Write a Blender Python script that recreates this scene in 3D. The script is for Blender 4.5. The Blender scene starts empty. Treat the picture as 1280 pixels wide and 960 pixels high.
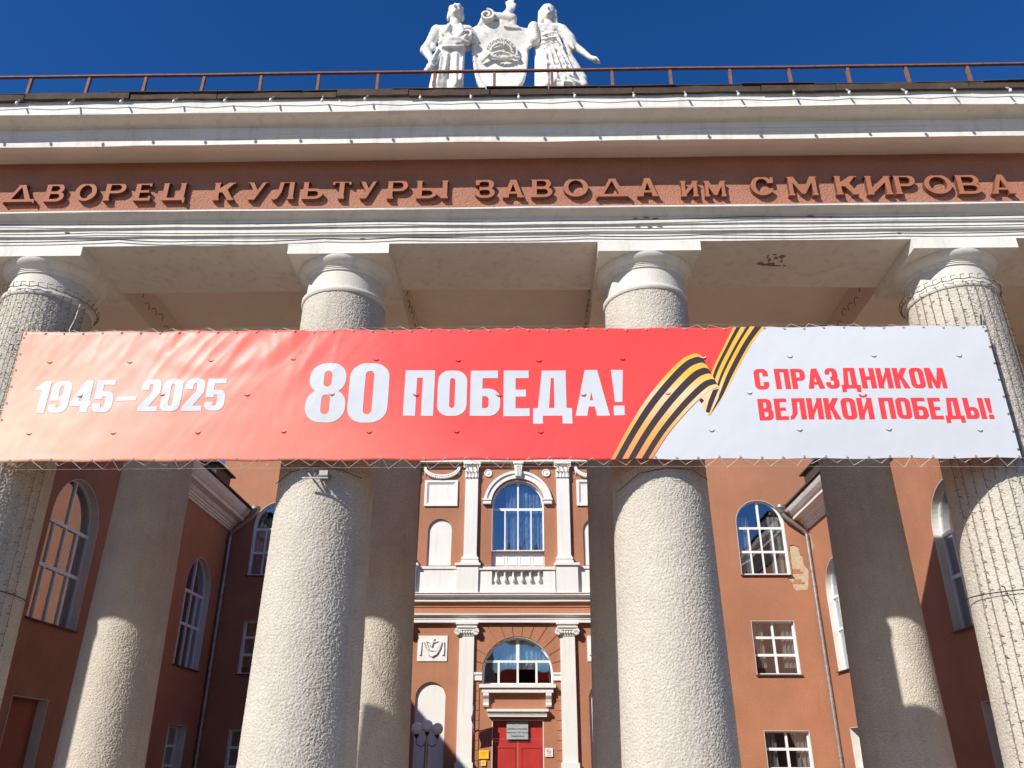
import bpy, bmesh, math, random
from mathutils import Vector, Matrix, noise
from mathutils.geometry import delaunay_2d_cdt
random.seed(7)
R = math.radians
sc = bpy.context.scene
col = sc.collection
# ---------------------------------------------------------------- camera
f, pitch, yaw, roll = 1025.0, R(25.2), R(1.25), R(0.2)
cd = bpy.data.cameras.new('camera'); cam = bpy.data.objects.new('camera', cd); col.objects.link(cam)
F = Vector((-math.sin(yaw)*math.cos(pitch), math.cos(yaw)*math.cos(pitch), math.sin(pitch)))
Rt = F.cross(Vector((0, 0, 1))).normalized(); U = Rt.cross(F)
c_, s_ = math.cos(roll), math.sin(roll)
Rt, U = c_*Rt + s_*U, -s_*Rt + c_*U
m3 = Matrix((Rt, U, -F)).transposed()
cam.matrix_world = Matrix.Translation((.44, 0, 1.6)) @ m3.to_4x4()
cd.sensor_width = 36; cd.lens = f/1280*36; cd.clip_start = .05; cd.clip_end = 3000
sc.camera = cam
sc.render.resolution_x, sc.render.resolution_y = 1024, 768
# ---------------------------------------------------------------- sky + sun
SUN_DIR = Vector((.943, 1.031, -1.0)).normalized()      # direction the light travels
w = bpy.data.worlds.new("World"); sc.world = w; w.use_nodes = True
nt = w.node_tree; bg = nt.nodes['Background']
sky = nt.nodes.new('ShaderNodeTexSky'); sky.sky_type = 'NISHITA'; sky.sun_disc = False
el = math.asin(-SUN_DIR.z); az = math.atan2(-SUN_DIR.x, -SUN_DIR.y)
sky.sun_elevation = el; sky.sun_rotation = az % (2*math.pi)
sky.altitude = 200; sky.air_density = 1.0; sky.dust_density = .15; sky.ozone_density = 4.0
hsv = nt.nodes.new('ShaderNodeHueSaturation'); hsv.inputs['Saturation'].default_value = 1.30; hsv.inputs['Hue'].default_value = .513
nt.links.new(sky.outputs[0], hsv.inputs['Color']); nt.links.new(hsv.outputs[0], bg.inputs['Color'])
bg.inputs['Strength'].default_value = .098
sl = bpy.data.lights.new('sun', 'SUN'); sl.energy = 4.6; sl.angle = R(.53); sl.color = (1, .955, .88)
so = bpy.data.objects.new('sun', sl); so.rotation_euler = SUN_DIR.to_track_quat('-Z', 'Y').to_euler(); col.objects.link(so)
sc.view_settings.view_transform = 'Standard'; sc.view_settings.look = 'None'
sc.view_settings.exposure = .35; sc.view_settings.gamma = 1

# ---------------------------------------------------------------- materials
def mat(name, c, rough=.85, var=.12, vscale=1.5, bump=0, bscale=30, bdist=.01, c2=None, streak=0, spec=.3, detail=4, metal=0, speck=0, sscale=60, patch=0):
    m = bpy.data.materials.new(name); m.use_nodes = True; t = m.node_tree; N = t.nodes; L = t.links
    b = N['Principled BSDF']; b.inputs['Roughness'].default_value = rough
    b.inputs['Specular IOR Level'].default_value = spec; b.inputs['Metallic'].default_value = metal
    tc = N.new('ShaderNodeTexCoord')
    geo = tc.outputs['Object']
    n1 = N.new('ShaderNodeTexNoise'); n1.inputs['Scale'].default_value = vscale; n1.inputs['Detail'].default_value = 6
    n1.inputs['Roughness'].default_value = .65
    L.new(geo, n1.inputs['Vector'])
    cr = N.new('ShaderNodeValToRGB'); cr.color_ramp.elements[0].position = .3; cr.color_ramp.elements[1].position = .7
    d = c2 if c2 else [x*(1-2*var) for x in c]
    cr.color_ramp.elements[0].color = (*d[:3], 1); cr.color_ramp.elements[1].color = (*c[:3], 1)
    L.new(n1.outputs[0], cr.inputs[0]); out = cr.outputs[0]
    if streak:
        mp = N.new('ShaderNodeMapping'); mp.inputs['Scale'].default_value = (9, 9, .7); L.new(geo, mp.inputs[0])
        n2 = N.new('ShaderNodeTexNoise'); n2.inputs['Scale'].default_value = 1; n2.inputs['Detail'].default_value = 5; L.new(mp.outputs[0], n2.inputs['Vector'])
        r2 = N.new('ShaderNodeValToRGB'); r2.color_ramp.elements[0].position = .52; r2.color_ramp.elements[1].position = .75
        r2.color_ramp.elements[0].color = (0, 0, 0, 1); r2.color_ramp.elements[1].color = (streak,)*3+(1,)
        L.new(n2.outputs[0], r2.inputs[0])
        mx = N.new('ShaderNodeMix'); mx.data_type = 'RGBA'; mx.inputs[7].default_value = (c[0]*.45, c[1]*.42, c[2]*.38, 1)
        L.new(r2.outputs[0], mx.inputs[0]); L.new(out, mx.inputs[6]); out = mx.outputs[2]
    for amt, scl, lo, hi, dk in ((speck, sscale, .56, .68, .5), (patch, .38, .50, .66, .72)):
        if not amt: continue
        n4 = N.new('ShaderNodeTexNoise'); n4.inputs['Scale'].default_value = scl; n4.inputs['Detail'].default_value = 2 if scl > 5 else 8; L.new(geo, n4.inputs['Vector'])
        r4 = N.new('ShaderNodeValToRGB'); r4.color_ramp.elements[0].position = lo; r4.color_ramp.elements[1].position = hi
        r4.color_ramp.elements[0].color = (0, 0, 0, 1); r4.color_ramp.elements[1].color = (amt,)*3+(1,)
        L.new(n4.outputs[0], r4.inputs[0])
        mx = N.new('ShaderNodeMix'); mx.data_type = 'RGBA'; mx.inputs[7].default_value = (c[0]*dk, c[1]*dk, c[2]*dk, 1)
        L.new(r4.outputs[0], mx.inputs[0]); L.new(out, mx.inputs[6]); out = mx.outputs[2]
    L.new(out, b.inputs['Base Color'])
    if bump:
        n3 = N.new('ShaderNodeTexNoise'); n3.inputs['Scale'].default_value = bscale; n3.inputs['Detail'].default_value = detail
        L.new(geo, n3.inputs['Vector'])
        bp = N.new('ShaderNodeBump'); bp.inputs['Strength'].default_value = bump; bp.inputs['Distance'].default_value = bdist
        L.new(n3.outputs[0], bp.inputs['Height']); L.new(bp.outputs[0], b.inputs['Normal'])
    return m
M = {}
M['salmon'] = mat('salmon_plaster', (.46, .205, .116), .9, .10, .7, .6, 22, .02, streak=.12, patch=.5)
M['salmon_frieze'] = mat('salmon_frieze_plaster', (.42, .19, .125), .9, .07, 2.0, .9, 40, .02)
M['white'] = mat('white_painted_plaster', (.80, .77, .71), .8, .03, 1.2, .35, 14, .01, streak=.16)
M['entab'] = mat('white_entablature_paint', (.80, .765, .70), .8, .06, 1.6, .5, 10, .012, streak=.30)
M['ceiling'] = mat('beige_soffit_paint', (.84, .72, .61), .9, .07, .8, .3, 6, .01, streak=.08)
M['neck'] = mat('cream_column_plaster', (.70, .66, .58), .85, .06, 3, .7, 60, .01)
M['stucco'] = mat('rough_cream_stucco', (.67, .615, .525), .95, .09, 2.2, 1, 130, .010, c2=(.57, .51, .425), detail=2, speck=.75, sscale=70, streak=.20, patch=.22)
M['reveal'] = mat('pale_window_reveal', (.70, .66, .60), .85, .08, 3, .3, 20, .01)
M['pvc'] = mat('white_window_frame', (.82, .82, .80), .35, .02, 4, spec=.5)
M['letter'] = mat('terracotta_letter_paint', (.40, .155, .085), .75, .08, 9, .5, 50, .008)
M['letter_side'] = mat('maroon_letter_edge', (.17, .06, .04), .8, .1, 9, .5, 50, .008)  # letter edges, a darker maroon than the fronts
M['statue'] = mat('whitewashed_concrete', (.80, .78, .73), .85, .06, 5, .35, 22, .01, c2=(.66, .63, .57), speck=.5, sscale=9)
M['rust'] = mat('rusty_railing_steel', (.27, .13, .09), .8, .25, 12, .5, 60, .004, c2=(.16, .075, .05))
M['wood'] = mat('weathered_eave_board', (.10, .068, .046), .9, .3, 5, .8, 20, .01, c2=(.06, .042, .032))
M['roof'] = mat('brown_roof_sheet', (.10, .075, .06), .6, .2, 2)
M['steel'] = mat('galvanised_pipe', (.46, .44, .42), .45, .2, 8, metal=.6, c2=(.26, .22, .20))
M['cable'] = mat('black_cable', (.03, .027, .025), .6, .2, 10)
M['rope'] = mat('white_cord', (.75, .72, .66), .8, .1, 10)
M['twig'] = mat('grey_fairy_light_wire', (.22, .19, .15), .7, .2, 20)
M['bulb'] = mat('milky_bulb_glass', (.80, .80, .78), .25, .03, 5, spec=.6)
M['holder'] = mat('grey_bulb_holder', (.35, .34, .33), .5, .1, 9)
M['door'] = mat('red_door_paint', (.50, .035, .025), .45, .12, 3, .2, 8, .006, spec=.5)
M['maroon_panel'] = mat('salmon_blind_panel', (.40, .14, .08), .85, .08, 2, .4, 25, .01)
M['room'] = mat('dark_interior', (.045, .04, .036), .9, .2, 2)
M['curtain'] = mat('cream_curtain_cloth', (.72, .64, .55), .95, .15, 3)
M['lace'] = mat('pale_lace_curtain', (.78, .80, .82), .95, .25, 1, c2=(.10, .15, .22))
_n = M['lace'].node_tree; _mp = _n.nodes.new('ShaderNodeMapping'); _mp.inputs['Scale'].default_value = (13, 13, 4.5)
_tc = [q for q in _n.nodes if q.type == 'TEX_COORD'][0]; _tn = [q for q in _n.nodes if q.type == 'TEX_NOISE'][0]
_n.links.new(_tc.outputs['Object'], _mp.inputs[0]); _n.links.new(_mp.outputs[0], _tn.inputs['Vector'])
M['plaque'] = mat('grey_plaque_metal', (.42, .46, .45), .4, .08, 5, spec=.5)
M['black'] = mat('black_print', (.02, .02, .02), .6, .05, 5)
M['yellow'] = mat('yellow_notice', (.85, .52, .02), .5, .04, 5)
M['orange'] = mat('orange_print', (.75, .25, .03), .6, .04, 5)
M['signwhite'] = mat('white_notice', (.82, .80, .78), .5, .03, 5)
M['signred'] = mat('red_print', (.70, .03, .04), .6, .05, 5)
M['mortar'] = mat('beige_exposed_mortar', (.62, .50, .34), .95, .12, 8, 1, 30, .02, c2=(.46, .36, .25))
M['brick'] = mat('orange_brick', (.60, .22, .09), .9, .2, 20, .8, 50, .01, c2=(.42, .17, .09))
M['flagwhite'] = mat('flag_white_cloth', (.78, .78, .80), .9, .03, 5)
M['flagblue'] = mat('flag_blue_cloth', (.03, .05, .42), .9, .05, 5)
M['flagred'] = mat('flag_red_cloth', (.60, .03, .04), .9, .05, 5)
M['globe'] = mat('frosted_lamp_globe', (.88, .88, .90), .3, .02, 6, spec=.5)
M['iron'] = mat('dark_lamp_iron', (.06, .06, .06), .6, .1, 9)
M['printwhite'] = mat('banner_white_print', (.615, .635, .665), .5, .015, .8)
M['printred'] = mat('banner_red_print', (.82, .06, .065), .5, .02, 2)
M['ribbonblack'] = mat('banner_black_stripe', (.05, .035, .04), .5, .05, 3)
M['dark_stain'] = mat('dark_flaked_plaster', (.36, .28, .22), .95, .3, 30, .8, 40, .01)
M['paving'] = mat('pale_paving', (.185, .142, .102), .9, .1, .5, .3, 8, .01)
M['floor'] = mat('pale_bounce_floor', (.66, .53, .40), .7, .08, 2, .2, 20, .01)  # pale and warm so the floor throws light up into the portico
M['ledge'] = mat('dark_metal_sill', (.10, .05, .045), .5, .1, 5)

def glass_mat():
    m = bpy.data.materials.new('window_glass'); m.use_nodes = True; t = m.node_tree; N = t.nodes; L = t.links
    N.remove(N['Principled BSDF']); out = N['Material Output']
    tr = N.new('ShaderNodeBsdfTransparent'); tr.inputs[0].default_value = (.80, .84, .87, 1)
    gl = N.new('ShaderNodeBsdfGlossy'); gl.inputs['Roughness'].default_value = .02; gl.inputs[0].default_value = (.85, .92, 1, 1)
    lw = N.new('ShaderNodeLayerWeight'); lw.inputs[0].default_value = .5; pw = N.new('ShaderNodeMath'); pw.operation = 'POWER'; pw.inputs[1].default_value = 2.2; L.new(lw.outputs['Facing'], pw.inputs[0])
    mr = N.new('ShaderNodeMapRange'); mr.inputs['To Min'].default_value = .20; mr.inputs['To Max'].default_value = .95
    L.new(pw.outputs[0], mr.inputs[0])
    tc = N.new('ShaderNodeTexCoord'); n = N.new('ShaderNodeTexNoise'); n.inputs['Scale'].default_value = 1.3; n.inputs['Detail'].default_value = 1
    bp = N.new('ShaderNodeBump'); bp.inputs['Strength'].default_value = .25; bp.inputs['Distance'].default_value = .02
    L.new(tc.outputs['Object'], n.inputs['Vector']); L.new(n.outputs[0], bp.inputs['Height']); L.new(bp.outputs[0], gl.inputs['Normal'])
    mx = N.new('ShaderNodeMixShader'); L.new(mr.outputs[0], mx.inputs[0]); L.new(tr.outputs[0], mx.inputs[1]); L.new(gl.outputs[0], mx.inputs[2])
    L.new(mx.outputs[0], out.inputs[0]); return m
M['glass'] = glass_mat()

def banner_mat():
    m = bpy.data.materials.new('banner_print_and_glare'); m.use_nodes = True; t = m.node_tree; N = t.nodes; L = t.links
    b = N['Principled BSDF']; b.inputs['Roughness'].default_value = .45; b.inputs['Specular IOR Level'].default_value = .4
    tc = N.new('ShaderNodeTexCoord'); sp = N.new('ShaderNodeSeparateXYZ'); L.new(tc.outputs['Object'], sp.inputs[0])
    ma = N.new('ShaderNodeMath'); ma.operation = 'MULTIPLY_ADD'; ma.inputs[1].default_value = .75; L.new(sp.outputs['Z'], ma.inputs[0]); L.new(sp.outputs['X'], ma.inputs[2])
    n = N.new('ShaderNodeTexNoise'); n.inputs['Scale'].default_value = .7; L.new(tc.outputs['Object'], n.inputs['Vector'])
    mb = N.new('ShaderNodeMath'); mb.operation = 'MULTIPLY_ADD'; mb.inputs[1].default_value = 1.2; L.new(n.outputs[0], mb.inputs[0]); L.new(ma.outputs[0], mb.inputs[2])
    mr = N.new('ShaderNodeMapRange'); mr.inputs['From Min'].default_value = -1.3; mr.inputs['From Max'].default_value = 5.3
    L.new(mb.outputs[0], mr.inputs[0])
    cr = N.new('ShaderNodeValToRGB'); e = cr.color_ramp.elements
    # x+.75z+.6 : left-bottom -5.7+3.6+.6 = -1.5 ; centre 0+4.2+.6 = 4.8
    e[0].position = 0; e[0].color = (.86, .41, .275, 1); e[1].position = 1; e[1].color = (.86, .066, .058, 1)  # peach to red print; the paler lower left also has glare painted in
    for p, c in ((.30, (.86, .33, .235, 1)), (.5, (.85, .235, .17, 1)), (.68, (.84, .13, .10, 1)), (.84, (.84, .075, .07, 1))):
        q = e.new(p); q.color = c
    L.new(mr.outputs[0], cr.inputs[0]); L.new(cr.outputs[0], b.inputs['Base Color']); return m
M['banner'] = banner_mat()
def ribbon_mat():
    m = bpy.data.materials.new('banner_orange_stripe'); m.use_nodes = True; t = m.node_tree; N = t.nodes; L = t.links
    b = N['Principled BSDF']; b.inputs['Roughness'].default_value = .5
    tc = N.new('ShaderNodeTexCoord'); sp = N.new('ShaderNodeSeparateXYZ'); L.new(tc.outputs['Object'], sp.inputs[0])
    mr = N.new('ShaderNodeMapRange'); mr.inputs['From Min'].default_value = 4.74; mr.inputs['From Max'].default_value = 6.43; L.new(sp.outputs['Z'], mr.inputs[0])
    cr = N.new('ShaderNodeValToRGB'); e = cr.color_ramp.elements
    e[0].position = 0; e[0].color = (.80, .27, .09, 1); e[1].position = 1; e[1].color = (.85, .48, .07, 1)
    for p, c in ((.25, (.85, .42, .10, 1)), (.48, (.84, .62, .38, 1)), (.62, (.85, .50, .07, 1)), (.8, (.84, .44, .04, 1))):
        q = e.new(p); q.color = c
    L.new(mr.outputs[0], cr.inputs[0]); L.new(cr.outputs[0], b.inputs['Base Color']); return m
M['ribbon'] = ribbon_mat()

# ---------------------------------------------------------------- helpers
def tag(o, label=None, cat=None, group=None, kind=None):
    if label: o['label'] = label
    if cat: o['category'] = cat
    if group: o['group'] = group
    if kind: o['kind'] = kind
    return o
def empty(name, loc, label, cat, group=None):
    o = bpy.data.objects.new(name, None); o.location = loc; o.empty_display_size = .3; col.objects.link(o)
    return tag(o, label, cat, group)
def meshobj(name, me, m, parent=None):
    o = bpy.data.objects.new(name, me); col.objects.link(o)
    if m is not None and len(me.materials) == 0: me.materials.append(m)
    if parent is not None: put(o, parent)
    return o
def put(o, parent):
    """parent o, keeping it where it is in the world"""
    o.parent = parent
    o.matrix_parent_inverse = world_of(parent).inverted()
def world_of(o):
    if o.parent is None: return Matrix.LocRotScale(o.location, o.rotation_euler, o.scale)
    return world_of(o.parent) @ o.matrix_parent_inverse @ Matrix.LocRotScale(o.location, o.rotation_euler, o.scale)
class MB:
    def __init__(s): s.v = []; s.f = []
    def add(s, vs, fs):
        n = len(s.v); s.v += [tuple(v) for v in vs]; s.f += [tuple(i+n for i in q) for q in fs]; return s
    def box(s, x0, x1, y0, y1, z0, z1):
        return s.add([(x, y, z) for z in (z0, z1) for y in (y0, y1) for x in (x0, x1)],
                     [(0, 2, 3, 1), (4, 5, 7, 6), (0, 1, 5, 4), (2, 6, 7, 3), (0, 4, 6, 2), (1, 3, 7, 5)])
    def tube(s, pts, r, n=6, r1=None):
        pts = [Vector(p) for p in pts]; rings = []
        for i, p in enumerate(pts):
            d = (pts[min(i+1, len(pts)-1)]-pts[max(i-1, 0)]).normalized()
            a = d.cross(Vector((0, 0, 1)) if abs(d.z) < .9 else Vector((1, 0, 0))).normalized(); b = d.cross(a)
            rr = r if r1 is None else r+(r1-r)*i/(len(pts)-1)
            rings.append([p+rr*(math.cos(2*math.pi*k/n)*a+math.sin(2*math.pi*k/n)*b) for k in range(n)])
        fs = [(i*n+k, i*n+(k+1) % n, (i+1)*n+(k+1) % n, (i+1)*n+k) for i in range(len(pts)-1) for k in range(n)]
        fs += [tuple(range(n-1, -1, -1)), tuple((len(pts)-1)*n+k for k in range(n))]
        return s.add([v for q in rings for v in q], fs)
    def lathe(s, prof, c=(0, 0, 0), n=32, axis='z', a0=0, a1=2*math.pi):
        full = abs(a1-a0-2*math.pi) < 1e-6; k = n if full else n+1; vs = []
        for r, h in prof:
            for i in range(k):
                a = a0+(a1-a0)*i/n; x, y = r*math.cos(a), r*math.sin(a)
                vs.append((c[0]+x, c[1]+y, c[2]+h) if axis == 'z' else (c[0]+x, c[1]+h, c[2]+y))
        fs = [(j*k+i, j*k+(i+1) % k, (j+1)*k+(i+1) % k, (j+1)*k+i) for j in range(len(prof)-1) for i in range(n if full else n)]
        return s.add(vs, fs)
    def sphere(s, c, rx, ry=None, rz=None, n=12, m=8, rot=None):
        ry = ry or rx; rz = rz or rx; vs = []
        for j in range(m+1):
            t = math.pi*j/m
            for i in range(n):
                a = 2*math.pi*i/n; v = Vector((rx*math.sin(t)*math.cos(a), ry*math.sin(t)*math.sin(a), rz*math.cos(t)))
                if rot is not None: v = rot @ v
                vs.append(Vector(c)+v)
        return s.add(vs, [(j*n+i, (j+1)*n+i, (j+1)*n+(i+1) % n, j*n+(i+1) % n) for j in range(m) for i in range(n)])
    def plate(s, tf, pos, neg, w0, w1):
        """2-D region (union of pos minus neg) made solid between depths w0 and w1; tf maps (u,v,w) to the world"""
        vs, fs = region(pos, neg); n = len(vs)
        cnt = {}
        for q in fs:
            for i in range(len(q)):
                cnt[(q[i], q[(i+1) % len(q)])] = 1
        side = [e for e in cnt if (e[1], e[0]) not in cnt]
        vv = [tf(x, y, w0) for x, y in vs]+[tf(x, y, w1) for x, y in vs]
        ff = [tuple(reversed(q)) for q in fs]+[tuple(i+n for i in q) for q in fs]+[(a, b, b+n, a+n) for a, b in side]
        return s.add(vv, ff)
    def build(s, name, m, parent=None, smooth=False, recalc=True, merge=False):
        me = bpy.data.meshes.new(name); me.from_pydata(s.v, [], s.f); me.update()
        if recalc or merge:
            bm = bmesh.new(); bm.from_mesh(me)
            if merge: bmesh.ops.remove_doubles(bm, verts=bm.verts, dist=1e-4)
            if recalc: bmesh.ops.recalc_face_normals(bm, faces=bm.faces)
            bm.to_mesh(me); bm.free()
        if smooth:
            for p in me.polygons: p.use_smooth = True
            try: me.set_sharp_from_angle(angle=R(38))
            except Exception: pass
        return meshobj(name, me, m, parent)
def region(pos, neg=()):
    vs = []; fs = []
    for p in list(pos)+list(neg):
        a = 0
        for i in range(len(p)): a += p[i][0]*p[(i+1) % len(p)][1]-p[(i+1) % len(p)][0]*p[i][1]
        p = list(p) if a > 0 else list(reversed(p))
        fs.append(list(range(len(vs), len(vs)+len(p)))); vs += [Vector(q[:2]) for q in p]
    r = delaunay_2d_cdt(vs, [], fs, 0, 1e-5)
    np_ = len(pos); out = []
    for q, o in zip(r[2], r[5]):
        if o and not any(i >= np_ for i in o): out.append(tuple(q))
    used = sorted({i for q in out for i in q}); mp = {i: k for k, i in enumerate(used)}
    return [tuple(r[0][i]) for i in used], [tuple(mp[i] for i in q) for q in out]
def rect(x0, z0, x1, z1): return [(x0, z0), (x1, z0), (x1, z1), (x0, z1)]
def arc(cx, cz, r, a0, a1, n=24, rz=None):
    rz = rz or r
    return [(cx+r*math.cos(R(a0+(a1-a0)*i/n)), cz+rz*math.sin(R(a0+(a1-a0)*i/n))) for i in range(n+1)]
def arch_poly(cx, w, z0, zs, n=28): return [(cx-w/2, z0), (cx+w/2, z0)]+arc(cx, zs, w/2, 0, 180, n)
def band(cx, cz, r0, r1, a0, a1, n=28): return arc(cx, cz, r1, a0, a1, n)+list(reversed(arc(cx, cz, r0, a0, a1, n)))
def stroke(pts, w):
    """polyline thickened to width w, as one polygon"""
    L = []; Rr = []
    for i, p in enumerate(pts):
        a = pts[max(i-1, 0)]; b = pts[min(i+1, len(pts)-1)]
        dx, dz = b[0]-a[0], b[1]-a[1]; l = math.hypot(dx, dz) or 1
        ww = w[i] if isinstance(w, (list, tuple)) else w
        L.append((p[0]-dz/l*ww/2, p[1]+dx/l*ww/2)); Rr.append((p[0]+dz/l*ww/2, p[1]-dx/l*ww/2))
    return L+list(reversed(Rr))
def prism_x(name, prof, x0, x1, m, parent, n=90, amp=.004, seed=0, smooth=False):
    """profile [(y,z)] swept along x with the small unevenness of hand-run plaster"""
    b = MB(); k = len(prof); vs = []
    for i in range(n+1):
        x = x0+(x1-x0)*i/n
        for j, (y, z) in enumerate(prof):
            dy = amp*noise.noise(Vector((x*.9, j*3.1+seed, 0))); dz = amp*1.6*noise.noise(Vector((x*.7, j*2.3+seed, 5)))
            vs.append((x, y+dy, z+dz))
    fs = [(i*k+j, i*k+(j+1) % k, (i+1)*k+(j+1) % k, (i+1)*k+j) for i in range(n) for j in range(k)]
    fs += [tuple(range(k)), tuple(n*k+j for j in range(k-1, -1, -1))]
    b.add(vs, fs); return b.build(name, m, parent, smooth=smooth)

# ---------------------------------------------------------------- glyphs (hand drawn block letters, union of shapes)
def rr(x0, z0, x1, z1, rx, rz=None, c=(1, 1, 1, 1)):
    """rounded box; c switches corners bl, br, tr, tl"""
    rz = rz or rx; rx = min(rx, (x1-x0)/2); rz = min(rz, (z1-z0)/2); P = []; n = 7
    for k, (cx, cz, a, hx, hz) in enumerate(((x0+rx, z0+rz, 180, x0, z0), (x1-rx, z0+rz, 270, x1, z0), (x1-rx, z1-rz, 0, x1, z1), (x0+rx, z1-rz, 90, x0, z1))):
        if c[k] and rx > 1e-4: P += [(cx+rx*math.cos(R(a+90*i/n)), cz+rz*math.sin(R(a+90*i/n))) for i in range(n+1)]
        else: P.append((hx, hz))
    return P
def glyph(ch, W, H, s, t, sf=0, rx=None, rz=None):
    """returns (pos, neg) polygons: stem s, bar t, serif sf, corner radii"""
    rx = rx if rx else W*.36; rz = rz if rz else rx
    P, N = [], []; RB = (0, 1, 1, 0)
    sh = t*.7
    ix = max(rx-s, (s*.35 if not sf else .004)); iz = max(rz-t, (s*.3 if not sf else .004)); ir = max((W-2*s)*.5, .01) if not sf else max(rx-s, .01)
    def st(x0, x1, z0=0, z1=H, foot=True, head=True):
        P.append(rect(x0, z0, x1, z1))
        if sf:
            if foot and z0 <= 0: P.append(rect(x0-sf, 0, x1+sf, sh))
            if head and z1 >= H: P.append(rect(x0-sf, H-sh, x1+sf, H))
    def bowl(z0, z1, x1=W, x0=0):
        P.append(rr(x0, z0, x1, z1, rx, min(rz, (z1-z0)/2), RB))
        N.append(rr(x0+s, z0+t, x1-s*.95, z1-t, ix, min(iz, (z1-z0)/2-t), RB))
    def diag(xa, za, xb, zb, wd): P.append([(xa-wd/2, za), (xa+wd/2, za), (xb+wd/2, zb), (xb-wd/2, zb)])
    if ch == 'П': st(0, s); st(W-s, W); P.append(rect(0, H-t, W, H))
    elif ch in 'Оо0':
        P.append(rr(0, 0, W, H, rx, rz)); N.append(rr(s, t, W-s, H-t, ir, ir if not sf else max(rz-t, .01)))
    elif ch == 'С':
        P.append(rr(0, 0, W, H, rx, rz)); N.append(rr(s, t, W-s, H-t, max(rx-s, .01), max(rz-t, .01))); N.append(rect(W*.5, H*.36, W*1.1, H*.64))
        if sf: P.append(rect(W-s*.55, H*.66, W, H*.95))
    elif ch == 'Б': st(0, s); P.append(rect(0, H-t, W*.92, H)); bowl(0, H*.6)
    elif ch == 'В':
        st(0, s); bowl(0, H*.56); bowl(H*.56-t, H, W*.93)
        N[:] = [N[0], N[1]]
    elif ch == 'Р': st(0, s); bowl(H*.40, H)
    elif ch == 'Ь': st(0, s); bowl(0, H*.56)
    elif ch == 'Ы':
        w = W*.66; st(0, s); P.append(rr(0, 0, w, H*.56, rx*.8, min(rz, H*.28), RB)); N.append(rr(s, t, w-s*.9, H*.56-t, ix, min(iz, H*.28-t), RB)); st(W-s, W)
    elif ch == 'Е':
        st(0, s, foot=False, head=False); P += [rect(0, 0, W, t), rect(0, H-t, W*.97, H), rect(0, H/2-t*.45, W*.86, H/2+t*.45)]
        if sf: P += [rect(W-t*.7, 0, W, H*.24), rect(W*.97-t*.7, H*.78, W*.97, H), rect(-sf, 0, s, sh), rect(-sf, H-sh, s, H)]
    elif ch == 'Д':
        f_ = H*.17 if not sf else H*.13
        P += [rect(W*.55, 0, W*.55+s, H) if not sf else [(W*.5-s*.4, H), (W*.5+s*.5, H), (W*.9, 0), (W*.9-s*1.15, 0)],
              [(W*.24, H), (W*.24+s*.8, H), (W*.10+s*.95, 0), (W*.10, 0)] if not sf else [(W*.5-s*.5, H), (W*.5+s*.3, H), (W*.12+s*.45, 0), (W*.12-s*.1, 0)],
              rect(0, 0, W, t)]
        if not sf: P += [rect(W*.24, H-t, W*.55+s, H), rect(0, -f_, s*.8, t), rect(W-s*.8, -f_, W, t)]
        else: P += [[(0, t), (s*.4, t), (s*.2, -f_*.6), (0, -f_*.6)], [(W-s*.4, t), (W, t), (W, -f_*.6), (W-s*.2, -f_*.6)], rect(W*.5-s*.9, H-sh, W*.5+s*.9, H)]
    elif ch == 'А':
        k = s*.95
        P += [[(0, 0), (k, 0), (W*.5+k*.35, H), (W*.5-k*.55, H)], [(W-k*1.1, 0), (W, 0), (W*.5+k*.55, H), (W*.5-k*.45, H)], rect(W*.2, H*.2, W*.8, H*.2+t*.8)]
        if sf: P += [rect(-sf, 0, k+sf, sh), rect(W-k*1.1-sf, 0, W+sf, sh)]
    elif ch == 'Л':
        if sf:
            st(W-s, W); P.append(stroke([(s*.15, t*.3), (s*.7, t*.6), (W*.33, H*.4), (W*.42, H)], s*.8)); P.append(rect(W*.3, H-sh*1.2, W, H)); P.append(rr(-s*.25, 0, s*.6, s*.7, s*.3))
        else: st(W-s, W); P += [rect(W*.2, H-t, W, H), [(W*.2, H), (W*.2+s, H), (W*.2+s*.8, H*.28), (W*.2+s*.1, H*.04), (0, 0), (0, t), (W*.12, t*1.3), (W*.18, H*.35)]]
    elif ch == 'Ц': st(0, s, foot=False); st(W-s*1.25, W-s*.25, foot=False); P += [rect(0, 0, W, t), rect(W-s*.45, -H*.13, W, t)]
    elif ch == 'Н': st(0, s); st(W-s, W); P.append(rect(0, H/2-t/2, W, H/2+t/2))
    elif ch in 'ИЙ':
        st(0, s); st(W-s, W); P.append([(s*.7, 0), (s*.7, H*.30), (W-s*.7, H), (W-s*.7, H*.70)])
        if ch == 'Й': P.append(stroke([(W*.26, H*1.17), (W*.34, H*1.09), (W*.5, H*1.06), (W*.66, H*1.09), (W*.74, H*1.17)], t*.6))
    elif ch == 'К':
        st(0, s); k = s*1.05
        P += [[(s*.8, H*.42), (s*.8, H*.62), (W-k, H), (W, H), (W*.5+k*.15, H*.47)], [(s*.8, H*.45), (W*.50, H*.66), (W*.64, H*.58), (W, 0), (W-k*1.1, 0), (W*.42, H*.42)]]
        if sf: P += [rect(W-k-sf, H-sh, W+sf*.5, H), rect(W-k*1.1-sf, 0, W+sf*.5, sh)]
    elif ch == 'М':
        k = s*.85; st(0, k); st(W-k, W); P += [[(0, H), (k*1.3, H), (W*.5+k*.42, 0 if not sf else H*.08), (W*.5-k*.42, 0 if not sf else H*.08)], [(W-k*1.3, H), (W, H), (W*.5+k*.42, 0 if not sf else H*.08), (W*.5-k*.42, 0 if not sf else H*.08)]]
    elif ch == 'Т': st(W/2-s/2, W/2+s/2); P.append(rect(0, H-t, W, H)); P += [rect(0, H*.76, t*.7, H), rect(W-t*.7, H*.76, W, H)]
    elif ch == 'У':
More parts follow.
